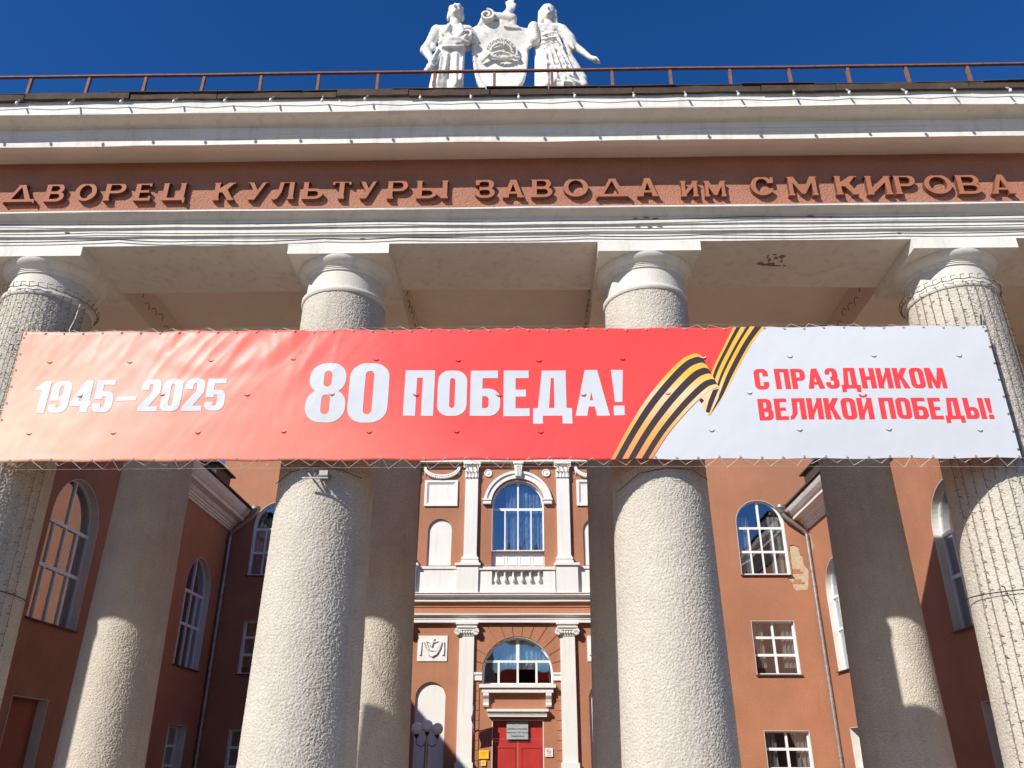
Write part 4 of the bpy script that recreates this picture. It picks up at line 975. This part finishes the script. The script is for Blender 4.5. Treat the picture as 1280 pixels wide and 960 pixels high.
MB().lathe([(0, 0), (.022, 0), (.02, -.006), (0, -.008)], (.043, 27.574, 2.88), 12, 'y').build('plaque_emblem', M['yellow'], pl)
MB().box(-.20, -.16, 27.60, 27.67, 2.62, 2.66).build('mount', M['holder'], pl); MB().box(.24, .28, 27.60, 27.67, 2.62, 2.66).build('mount', M['holder'], pl)
y1 = MB().box(-1.14, -.83, 27.455, 27.471, 1.90, 2.145).build('notice', M['yellow']); tag(y1, 'larger yellow notice board left of the red door', 'notice')
MB().box(-1.08, -.90, 27.453, 27.4549, 2.07, 2.085).build('printed_line', M['orange'], y1); MB().box(-1.04, -.94, 27.453, 27.4549, 2.01, 2.03).build('printed_line', M['orange'], y1)
y2 = MB().box(-1.07, -.91, 27.455, 27.471, 1.705, 1.865).build('notice', M['yellow']); tag(y2, 'small square yellow sign below the larger yellow notice', 'notice')
MB().plate(tfC, [rect(-1.045, 1.73, -.935, 1.84)], [rect(-1.033, 1.742, -.947, 1.828)], .0455, .047).build('printed_border', M['signwhite'], y2)
MB().plate(tfC, [rect(-1.02, 1.775, -.965, 1.79)], [], .0455, .047).build('printed_mark', M['black'], y2)
for o_ in (y1, y2):
    pass
MB().box(-1.0, -.97, 27.471, 27.4995, 1.95, 2.1).build('mount', M['holder'], y1); MB().box(-1.0, -.97, 27.471, 27.4995, 1.76, 1.80).build('mount', M['holder'], y2)
ns = MB().box(.89, 1.13, 27.46, 27.4995, 1.965, 2.205).build('sign', M['signwhite']); tag(ns, 'white no smoking sign with red ring right of the red door', 'sign')
MB().plate(tfC, [arc(1.01, 2.105, .068, 0, 360, 28)[:-1]], [arc(1.01, 2.105, .052, 0, 360, 28)[:-1]], .0405, .043).build('red_ring', M['signred'], ns)
MB().plate(tfC, [rect(.972, 2.098, 1.05, 2.112)], [], .0405, .042).build('cigarette_mark', M['black'], ns)
MB().plate(tfC, [stroke([(.968, 2.147), (1.052, 2.063)], .014)], [], .0432, .0445).build('red_bar', M['signred'], ns)
MB().plate(tfC, [rect(.93, 1.995, 1.09, 2.010)], [], .0405, .042).build('printed_line', M['signred'], ns)
# flag
fl = empty('flag', (-1.31, 27.5, 2.6), 'small white blue and red flag on a pole beside the entrance, seen edge on', 'flag')
MB().tube([(-1.30, 27.50, 2.58), (-1.305, 27.38, 2.78), (-1.31, 26.80, 3.47)], .014, 7).build('pole', M['holder'], fl)
for i, mm in enumerate(('flagwhite', 'flagblue', 'flagred')):
    b = MB(); vs = []; n_ = 14
    for q in range(n_+1):
        t = q/n_
        # hoist runs down the pole; the cloth hangs and folds from it
        hy, hz = 26.82+.05, 3.44
        for e in (i, i+1):
            s = e/3; py = 26.80+.50*s; pz = 3.46-.62*s
            yy = py-.08*t+.06*t*s; zz = pz-.55*t*(1-.2*s); xx = -1.31+.055*math.sin(t*6+e*1.2)*t
            vs.append((xx, yy+.28*t*(1-s)*.4, zz))
    b.add(vs, [(2*q, 2*q+1, 2*q+3, 2*q+2) for q in range(n_)]); b.build('stripe', M[mm], fl, smooth=True, recalc=False)

# ================================================================ SIDE WINGS
def wing(sgn):
    lab = 'left' if sgn < 0 else 'right'
    t = empty('side_wing', (sgn*10.05, 18, 0), 'shaded terracotta side wing on the left with tall arched windows and moulded cornice' if sgn < 0 else
              'partly sunlit terracotta side wing on the right with tall arched windows and moulded cornice', 'building')
    tf = lambda u, v, w_: (sgn*(10.05-w_), u, v)
    peel2 = rough_edge([(27.93, 9.02), (27.72, 9.0), (27.75, 8.82), (27.62, 8.5), (27.70, 8.38), (27.95, 8.44)], .02) if sgn > 0 else None
    hs = [arch_poly(18.33, 2.06, 4.45, 6.72), arch_poly(26.08, 2.02, 4.38, 6.72), rect(25.52, 1.10, 26.93, 2.78), rect(17.52, .0, 18.90, 2.945)]
    hs += [arch_poly(10.6, 2.06, 4.45, 6.72)]
    MB().plate(tf, [rect(9.3, 0, 27.995, 9.95)], hs+([peel2] if peel2 else []), -.5, 0).build('wall', M['salmon'], t)
    if peel2: MB().plate(tf, [rect(27.5, 8.3, 27.99, 9.08)], [], -.06, -.03).build('exposed_render', M['mortar'], t)
    for c, w_, z0 in ((18.33, 2.06, 4.45), (26.08, 2.02, 4.38), (10.6, 2.06, 4.45)):
        window(t, tf, c, w_, z0, 6.72, True, [(z0+.07, 5.61, [c-.5, c, c+.5], .04), (5.69, 6.60, [c-.5, c, c+.5], .04), (6.68, 7.75, [c], .05)], .17, .045, 'curtain', (0, .7), sill=True)
    window(t, tf, 26.225, 1.41, 1.10, 2.78, False, [(1.18, 1.65, [26.225], .06), (1.72, 2.18, [26.225], .06), (2.25, 2.70, [26.225], .06)], .25, .06, 'curtain', (.2, 1), sill=True)
    MB().plate(tf, [rect(17.50, 0, 18.92, 2.96)], [], -.36, -.22).build('blind_doorway', M['maroon_panel'], t)
    MB().plate(tf, [rect(17.521, .0, 18.899, 2.944)], [rect(17.535, -.01, 18.885, 2.93)], -.218, .004).build('doorway_reveal', M['reveal'], t)
    # front and outer walls, top slab
    xs = sorted((sgn*10.052, sgn*22)); 
    xs2 = sorted((sgn*10.55, sgn*22))
    MB().box(xs[0] if sgn > 0 else xs[0], xs[1], 9.0, 9.299, 0, 9.95).build('front_wall', M['salmon'], t)
    MB().box(sorted((sgn*21.7, sgn*22))[0], sorted((sgn*21.7, sgn*22))[1], 9.3, 28.4, 0, 9.95).build('outer_wall', M['salmon'], t)
    # cornice swept along y : profile in (offset from wall towards courtyard, z)
    prof = [(0.0, 9.13), (.05, 9.13), (.05, 9.20), (.09, 9.21), (.09, 9.27), (.13, 9.28), (.13, 9.34), (.18, 9.36), (.22, 9.42), (.24, 9.46), (.42, 9.50), (.44, 9.50), (.44, 9.60), (.50, 9.64), (.58, 9.74), (.62, 9.84), (.63, 9.90), (.0, 9.93)]
    b = MB(); n_ = 60; k_ = len(prof); vs = []
    for i in range(n_+1):
        y = 15.0+(27.995-15.0)*i/n_
        for j, (o_, z) in enumerate(prof): vs.append((sgn*(10.049-o_-.006*noise.noise(Vector((y*.8, j*2, sgn)))), y, z+.008*noise.noise(Vector((y*.7, j*3, sgn+4)))))
    b.add(vs, [(i*k_+j, i*k_+(j+1) % k_, (i+1)*k_+(j+1) % k_, (i+1)*k_+j) for i in range(n_) for j in range(k_)]+[tuple(range(k_)), tuple(n_*k_+j for j in range(k_-1, -1, -1))])
    b.build('cornice', M['entab'], t)
    b = MB(); vs = []
    for i in range(30):
        y = 14.9+(27.99-14.9)*i/29; j = .02*noise.noise(Vector((y*1.5, sgn, 0)))
        vs += [(sgn*(9.36+j), y, 9.935+j*.5), (sgn*(9.36+j), y, 9.99+j*.5), (sgn*13, y, 10.6), (sgn*13, y, 10.5)]
    b.add(vs, [(i*4+a, i*4+(a+1) % 4, (i+1)*4+(a+1) % 4, (i+1)*4+a) for i in range(29) for a in range(4)]+[(0, 1, 2, 3), (119, 118, 117, 116)])
    b.build('roof', M['roof'], t)
    b = MB().box(*sorted((sgn*10.6, sgn*22)), 9.05, 27.99, 9.96, 10.02); b.build('roof_slab', M['roof'], t)
    # vent box at the eave
    v = MB().box(*sorted((sgn*9.50, sgn*10.1)), 24.6, 25.9, 10.10, 10.42).build('roof_hatch', M['roof'], t)
    MB().box(*sorted((sgn*9.40, sgn*10.2)), 24.4, 26.1, 10.425, 10.47).build('hatch_lid', M['roof'], v)
    # downpipe
    d = empty('downpipe', (sgn*9.96, 27.85, 0), 'grey galvanised rain pipe in the shaded left courtyard corner' if sgn < 0 else 'grey galvanised rain pipe in the sunlit right courtyard corner', 'drainpipe', 'rain pipes in the courtyard corners')
    MB().tube([(sgn*9.96, 27.86, .2), (sgn*9.96, 27.86, 3.2)], .062, 12).build('pipe', M['steel'], d, smooth=True)
    MB().tube([(sgn*9.96, 27.86, 3.15), (sgn*9.96, 27.86, 6.2)], .066, 12).build('pipe', M['steel'], d, smooth=True)
    MB().tube([(sgn*9.96, 27.86, 6.15), (sgn*9.96, 27.86, 8.93), (sgn*9.95, 27.86, 8.99), (sgn*9.86, 27.85, 9.07)], .062, 12).build('pipe', M['steel'], d, smooth=True)
    MB().tube([(sgn*9.93, 27.86, 9.02), (sgn*9.84, 27.85, 9.10), (sgn*9.25, 27.75, 9.56), (sgn*9.17, 27.74, 9.70)], .064, 12).build('elbow', M['steel'], d, smooth=True)
    MB().lathe([(.07, 9.66), (.10, 9.72), (.15, 9.82), (.17, 9.84), (.17, 9.93), (.05, 9.93)], (sgn*9.16, 27.73, 0), 18).build('hopper', M['steel'], d, smooth=True)
    for z in (2.0, 4.6, 7.2): MB().lathe([(.064, z-.02), (.074, z-.02), (.074, z+.02), (.064, z+.02)], (sgn*9.96, 27.86, 0), 14).build('bracket', M['steel'], d)
    return t
wing(-1); wing(1)

# ================================================================ COURTYARD LAMPS
def lamp(xc, lab):
    t = empty('street_lamp', (xc, 20, 0), lab, 'street lamp')
    MB().lathe([(.16, 0), (.16, .12), (.09, .2), (.06, .5), (.045, 2.1), (.05, 2.12), (.03, 2.2), (.0, 2.21)], (xc, 20, 0), 14).build('post', M['steel'], t, smooth=True)
    for dx, dy, dz in ((-.235, 0, 0), (.23, 0, -.01), (0, 0, .05), (.0, .25, -.02), (0, -.25, -.02)):
        if dy: continue
        a = MB().tube([(xc, 20, 2.12), (xc+dx*.55, 20+dy*.55, 2.06), (xc+dx, 20+dy, 2.12), (xc+dx, 20+dy, 2.27+dz)], .012, 6).build('arm', M['iron'], t, smooth=True)
        MB().lathe([(.02, 2.24+dz), (.055, 2.30+dz), (.05, 2.33+dz), (.0, 2.335+dz)], (xc+dx, 20+dy, 0), 12).build('globe_collar', M['iron'], t, smooth=True)
        MB().sphere((xc+dx, 20+dy, 2.44+dz), .128, n=20, m=14).build('globe', M['globe'], t, smooth=True)
lamp(-1.88, 'three globe courtyard lamp in front of the left white niche')

# ================================================================ STATUES on the roof
SY = 9.7
def S(px, py, dy=0):
    x = -1.351+(px-520)*.01299; z = 13.284-.0191*py+1.1e-5*py*py; k = (SY+dy)/SY
    return Vector((.44+(x-.44)*k, SY+dy, 1.6+(z-1.6)*k))
class Body(MB):
    def cap(s, p, q, r0, r1, flat=1.0, n=14):
        """tapered limb with rounded ends, optionally flattened in depth"""
        p, q = Vector(p), Vector(q); d = q-p; L = max(d.length, 1e-4); d.normalize()
        a = Vector((0, 1, 0)).cross(d)
        if a.length < .1: a = Vector((1, 0, 0)).cross(d)
        a.normalize(); b = d.cross(a); vs = []; m = 5; rings = []
        for k in range(m+1): t = math.pi/2*(1-k/m); rings.append((-r0*math.sin(t)*.9, r0*math.cos(t)))
        for k in range(m+1): t = math.pi/2*k/m; rings.append((L+r1*math.sin(t)*.9, r1*math.cos(t)))
        for h, r in rings:
            for i in range(n):
                an = 2*math.pi*i/n; v = a*math.cos(an)*max(r, .001)+b*math.sin(an)*max(r, .001)
                v.y *= flat; vs.append(p+d*h+v)
        s.add(vs, [(j*n+i, j*n+(i+1) % n, (j+1)*n+(i+1) % n, (j+1)*n+i) for j in range(len(rings)-1) for i in range(n)]+[tuple(range(n-1, -1, -1)), tuple((len(rings)-1)*n+i for i in range(n))])
    def finish(s, name, m, parent, vox=.0185, disp=.002, dscale=14):
        me = bpy.data.meshes.new(name); me.from_pydata(s.v, [], s.f); me.update()
        bm = bmesh.new(); bm.from_mesh(me); bmesh.ops.recalc_face_normals(bm, faces=bm.faces); bm.to_mesh(me); bm.free()
        tmp = bpy.data.objects.new('tmp', me); col.objects.link(tmp)
        r = tmp.modifiers.new('r', 'REMESH'); r.mode = 'VOXEL'; r.voxel_size = vox
        k = tmp.modifiers.new('s', 'SMOOTH'); k.iterations = 2; k.factor = .5
        bpy.context.view_layer.update()
        me2 = bpy.data.meshes.new_from_object(tmp.evaluated_get(bpy.context.evaluated_depsgraph_get())); bpy.data.objects.remove(tmp)
        me2.name = name
        for v in me2.vertices:
            c = v.co; v.co = c+v.normal*(disp*noise.noise(c*dscale)+disp*.5*noise.noise(c*dscale*2.7))
        for p in me2.polygons: p.use_smooth = True
        me2.materials.clear(); return meshobj(name, me2, m, parent)
def hand(B, wrist, tip, up, r=.032, curl=.3):
    """palm, four unequal fingers and a thumb from the side of the palm"""
    w_, t = Vector(wrist), Vector(tip); d = (t-w_).normalized(); L = (t-w_).length; u = Vector(up); s = d.cross(u).normalized(); u = s.cross(d)
    B.cap(w_, w_+d*L*.45, r*.9, r*1.15, .7)
    for i, ln in enumerate((.86, 1.0, .94, .76)):
        b0 = w_+d*L*.45+s*(i-1.5)*r*.62; m_ = b0+d*L*.32*ln-u*curl*.03; B.cap(b0, m_, r*.30, r*.27); B.cap(m_, m_+d*L*.25*ln-u*curl*.06, r*.27, r*.22)
    th = w_+d*L*.15-s*r*1.0; m_ = th+d*L*.25-s*r*.8; B.cap(th, m_, r*.36, r*.3); B.cap(m_, m_+d*L*.18-s*r*.1, r*.3, r*.25)
def face(B, c, hw, hh, tilt):
    """head with brow, nose, eye hollows left by the ridges, mouth, chin and ears; faces -y"""
    rot = Matrix.Rotation(tilt, 3, 'X')
    def q(x, y, z): return c+rot @ Vector((x*hw, y*hw, z*hh))
    B.sphere(c, hw*.86, hw*1.0, hh*.9, 20, 14, rot); B.sphere(q(0, -.25, -.42), hw*.66, hw*.70, hh*.55, 16, 10, rot)
    B.sphere(q(0, -.86, -.72), hw*.24, hw*.18, hh*.15, 10, 8, rot)                                  # chin
    B.cap(q(0, -.98, .14), q(0, -1.20, -.22), hw*.085, hw*.155)                                       # nose
    for s in (-1, 1):
        B.cap(q(s*.10, -.98, .20), q(s*.56, -.80, .20), hw*.10, hw*.08)                              # brow
        B.sphere(q(s*.32, -.86, .04), hw*.12, hw*.08, hh*.065, 8, 6, rot)                            # eyeball
        B.sphere(q(s*.48, -.70, -.22), hw*.22, hw*.2, hh*.16, 8, 6, rot)                             # cheek
        B.sphere(q(s*.88, .05, -.05), hw*.12, hw*.2, hh*.22, 8, 6, rot)                              # ear
        B.cap(q(s*.02, -.98, -.42), q(s*.22, -.92, -.45), hw*.07, hw*.05)                            # upper lip
    B.cap(q(-.15, -.95, -.53), q(.15, -.95, -.53), hw*.07, hw*.07)
# --- worker
st = empty('statue', (-.74, 9.7, 9.9), 'white statue of a standing worker in an open coat left of the shield', 'statue')
B = Body()
hc = S(567.5, 16); face(B, hc, .135, .205, R(-14))
B.cap(S(568, 24), S(567, 33), .085, .10)
B.cap(S(550, 38), S(583, 38), .105, .10, .95)                       # shoulders
for px0, px1, py, r in ((552, 580, 42, .13), (553, 579, 48, .135), (555, 577, 54, .13), (554, 578, 60, .14)): B.cap(S(px0+5, py), S(px1-5, py), r, r, .95)
B.cap(S(545, 37), S(538, 52), .100, .088); B.cap(S(538, 52), S(531.5, 62, -.04), .085, .085); B.cap(S(531.5, 60, -.04), S(540, 73, -.10), .080, .052)    # his right arm, puffed cuff
for k in range(3): B.cap(S(535, 54+k*2.2), S(542, 55+k*2.2, -.06), .045, .04)
hand(B, S(538, 70, -.10), S(543, 84, -.16), (0, -1, 0), .040, .6)
B.cap(S(584, 38), S(592, 50, .02), .10, .085); B.cap(S(592, 50, .02), S(598, 60, .10), .078, .06); hand(B, S(596, 58, .10), S(604, 62, .12), (0, 0, 1), .035)
# coat: lapels, open fronts, flared hem, folds
for s, pts in ((1, [(560, 31), (556, 38), (564, 47)]), (-1, [(574, 31), (578, 39), (570, 47)])):
    for a, b_ in zip(pts, pts[1:]): B.cap(S(a[0], a[1], -.12), S(b_[0], b_[1], -.175), .045, .036)
B.cap(S(550, 52, -.11), S(566, 47, -.175), .045, .036); B.cap(S(584, 53, -.11), S(570, 47, -.175), .045, .036)
for a in ((549, 44, 561, 52), (551, 40, 560, 45), (584, 43, 572, 50), (580, 47, 570, 53), (556, 53, 577, 52), (553, 57, 580, 56)):
    B.cap(S(a[0], a[1], -.15), S(a[2], a[3], -.165), .026, .018)
B.cap(S(582, 42, .06), S(578, 60, .08), .08, .07)
# trousers
B.cap(S(558, 62), S(551, 108, .05), .150, .155, .9); B.cap(S(551, 108, .05), S(549, 150, .1), .155, .13); B.cap(S(571, 62), S(571, 108, .05), .140, .135, .9); B.cap(S(571, 108, .05), S(573, 150, .1), .135, .12)
for a in ((552, 70, 549, 104), (560, 66, 557, 90), (571, 66, 572, 104), (579, 70, 578, 98)): B.cap(S(a[0], a[1], -.115), S(a[2], a[3], -.09), .022, .028)
B.cap(S(549, 150, .1), S(547, 156, -.12), .09, .07); B.cap(S(577, 150, .1), S(580, 156, -.12), .09, .07)
B.finish('body', M['statue'], st)
H_ = Body()
for k in range(26):
    a = random.uniform(0, 2*math.pi); e = random.uniform(.15, 1.3); v = Vector((math.cos(a)*math.cos(e)*.115, math.sin(a)*math.cos(e)*.13+.03, math.sin(e)*.195)); H_.sphere(hc+v+Vector((0, .01, .01)), .042, .042, .04, 8, 6)
H_.sphere(hc+Vector((0, .05, .06)), .125, .12, .16); H_.sphere(hc+Vector((-.11, .03, -.05)), .035, .07, .09); H_.sphere(hc+Vector((.11, .03, -.05)), .035, .07, .09)
H_.finish('hair', M['statue'], st, .014, .008, 26)
# cap / cloth held in the hand
Cb = Body(); Cb.cap(S(549, 62, -.10), S(534, 88, -.22), .040, .045, .6); Cb.cap(S(552, 64, -.08), S(540, 84, -.18), .055, .035, .6); Cb.cap(S(551, 68, -.06), S(545, 80, -.12), .05, .03, .6); Cb.cap(S(548, 60, -.13), S(541, 74, -.2), .02, .03)
held = Cb.finish('rolled_cloth', M['statue'], st, .012, .01, 20)
# --- woman
sw = empty('statue', (.98, 9.7, 9.9), 'white statue of a woman in a windblown dress, arm held out, right of shield', 'statue')
B = Body()
hc = S(685.5, 19.5); face(B, hc, .128, .195, R(-12))
B.cap(S(686, 26), S(686, 34), .070, .085)
B.cap(S(674, 36), S(699, 36), .085, .085, .95)
for px0, px1, py, r in ((674, 698, 41, .115), (676, 699, 48, .115), (677, 701, 55, .12), (677, 705, 62, .13), (676, 709, 70, .14), (675, 712, 78, .15), (675, 715, 86, .155), (675, 718, 94, .16), (675, 720, 102, .165), (675, 722, 112, .17), (676, 720, 140, .17), (677, 716, 158, .16)):
    B.cap(S(px0+6, py, .02), S(px1-8, py, .02), r*.9, r*.9, .95)
for a in ((678, 45, 694, 40), (677, 50, 697, 46), (676, 56, 692, 50), (678, 38, 688, 44), (693, 44, 702, 56), (696, 40, 704, 60), (690, 56, 700, 84), (696, 58, 708, 84), (702, 60, 716, 90), (686, 60, 696, 96), (682, 66, 684, 104), (690, 84, 712, 94), (684, 78, 704, 88), (680, 74, 692, 82), (686, 98, 712, 103), (700, 92, 722, 104), (694, 90, 690, 108), (704, 96, 702, 110)):
    B.cap(S(a[0], a[1], -.125), S(a[2], a[3], -.155), .021, .015)
for a in ((712, 78, 727, 100), (708, 70, 720, 88), (716, 92, 728, 108)): B.cap(S(a[0], a[1]), S(a[2], a[3]), .085, .07)
# sleeve and outstretched arm
B.cap(S(703, 38), S(712, 50), .088, .10); B.cap(S(712, 50), S(716, 60), .105, .085); B.cap(S(709, 56), S(713, 74, .04), .07, .03)
for k in range(4): B.cap(S(707+k*2, 44+k*2, -.08), S(711+k*2, 56+k*2, -.08), .022, .02)
B.cap(S(716, 57), S(728, 66, -.04), .066, .055); B.cap(S(728, 66, -.04), S(738, 74, -.08), .054, .038); hand(B, S(737, 73, -.08), S(751, 78, -.10), (0, 0, 1), .046, .5)
B.cap(S(671, 38), S(666, 50, .04), .080, .07); B.cap(S(666, 50, .04), S(661, 58, .08), .065, .055); hand(B, S(664, 57, .02), S(656, 60, -.02), (0, -.5, 1), .04)
B.cap(S(675, 62, .1), S(675, 112, .14), .09, .10); B.cap(S(675, 112, .14), S(676, 150, .14), .10, .10)
B.finish('body', M['statue'], sw)
H_ = Body(); H_.sphere(hc+Vector((0, .055, .04)), .145, .135, .178, 18, 12); H_.sphere(hc+Vector((0, -.0, .06)), .135, .125, .155, 16, 10)
for s in (-1, 1): H_.cap(hc+Vector((s*.112, -.01, .06)), hc+Vector((s*.120, .03, -.24)), .045, .055)
H_.finish('hair', M['statue'], sw, .012, .005, 30)
# --- shield with scrolls
sh = empty('shield', (0, 9.7, 9.9), 'white relief shield with curled scroll edges and gear emblem between the two statues', 'shield')
def Q(x, y): return S(585+x*.10625, 10+y*.10625)
def q2(x, y): v = Q(x, y); return (v.x, v.z)
tfS = lambda u, v, w_: (u, SY-.05+.10*((u+.02)/.5)**2-w_, v)
outl = [(0, 190), (60, 200), (130, 188), (165, 165), (250, 172), (340, 180), (400, 168), (480, 185), (540, 192), (620, 215), (745, 205), (728, 300), (715, 420), (705, 560), (690, 690), (670, 790), (645, 860), (590, 930), (520, 1010), (370, 1120), (220, 1010), (150, 930), (110, 840), (80, 720), (55, 580), (38, 440), (15, 300)]
def dens(P, n=4):
    o = []
    for i in range(len(P)):
        a, b_ = P[i], P[(i+1) % len(P)]; o += [(a[0]+(b_[0]-a[0])*k/n, a[1]+(b_[1]-a[1])*k/n) for k in range(n)]
    return o
B = Body(); B.plate(tfS, [[q2(*p) for p in dens(outl)]], [], -.10, 0)
B.plate(tfS, [stroke([q2(*p) for p in [(60, 420), (85, 640), (120, 790), (170, 900), (250, 1000)]], .03)], [], -.01, .015)
# scroll rolls: left edge spiral, right roll, top roll
def spiral(B, cx, cy, r, turns, hand_, y0, y1, th=.03, a_start=90):
    n = int(turns*16); vi = []
    for k in range(n+1):
        a = R(a_start)+hand_*2*math.pi*turns*k/n; rr_ = r*(1-.78*k/n); vi.append((cx+rr_*math.cos(a), cy+rr_*math.sin(a)))
    P = stroke(vi, th); B.plate(lambda u, v, w_: (u, w_, v), [P], [], y0, y1)
v = Q(-25, 285); SC = MB(); spiral(SC, v.x+.015, v.z-.16, .125, 1.5, 1, SY-.16, SY+.14, .032, 60)
SC.build('scroll_end', M['statue'], sh); SC = MB()
v = Q(240, 95); spiral(SC, v.x-.03, v.z-.10, .125, 1.5, -1, SY-.14, SY+.06, .032, 90)
B.cap(Q(230, 100), Q(520, 130), .085, .09, 1.0); B.cap(Q(140, 190), Q(190, 90), .04, .05)
B.cap(Q(450, 70), Q(540, 170), .07, .05); B.cap(Q(440, 90), Q(480, 10), .06, .045)
v = Q(800, 320); B.cap(Q(775, 240), Q(790, 400), .10, .085, 1.2); B.cap(Q(745, 210), Q(740, 400), .035, .03)
for pts in (((470, 30), (455, -40), (440, -75)), ((485, 30), (480, -60), (470, -100)), ((500, 20), (505, -70), (505, -110)), ((515, 20), (530, -60), (538, -95)), ((505, 60), (550, -10), (565, -50))):
    B.cap(Q(*pts[0]), Q(*pts[1]), .030, .022); B.cap(Q(*pts[1]), Q(*pts[2]), .022, .013)
B.cap(Q(450, 90), Q(495, 20), .06, .05)
B.finish('shield_body', M['statue'], sh, .02, .002, 16)
SC.build('scroll_end', M['statue'], sh)
E_ = MB(); cx_, cz_ = q2(395, 520)
rel = lambda P, w1: E_.plate(tfS, [P], [], -.02, w1)
rel([(cx_+x, cz_+z) for x, z in band(0, 0, .235, .262, -15, 195, 36)], .022); rel([(cx_+x, cz_-.04+z) for x, z in band(0, 0, .165, .185, 10, 175, 30)], .03)
rel(stroke([q2(170, 640), q2(250, 575), q2(380, 545), q2(480, 565), q2(560, 600), q2(610, 590)], .022), .035)
for k in range(17):
    a = R(168-9.4*k); r0, r1 = .195, .228; rel(stroke([(cx_+r0*math.cos(a), cz_+r0*math.sin(a)), (cx_+r1*math.cos(a+.04*(-1)**k), cz_+r1*math.sin(a+.04*(-1)**k))], .013), .028)
for k in range(9):
    a = R(205+16*k); p = (cx_+.02+.24*math.cos(a), cz_-.02+.16*math.sin(a)); rel(stroke([p, (p[0]+.035, p[1]+.01)], .03), .035)
rel([(cx_+x*1.15, cz_-.10+z*.6) for x, z in band(0, 0, .13, .155, 180, 360, 20)], .03)
rel(stroke([q2(390, 390), q2(395, 470)], .012), .03); rel(stroke([q2(420, 420), q2(425, 480)], .012), .03); rel(stroke([q2(505, 450), q2(508, 510)], .012), .03); rel(stroke([q2(420, 240), q2(530, 248), q2(620, 240)], .012), .02)
E_.build('gear_emblem', M['statue'], sh)
pd = MB().box(-1.3, 1.55, 9.35, 10.25, 9.85, 10.30).build('statue_plinth', M['statue']); tag(pd, 'low white plinth on the roof that carries the sculpture group', 'plinth')
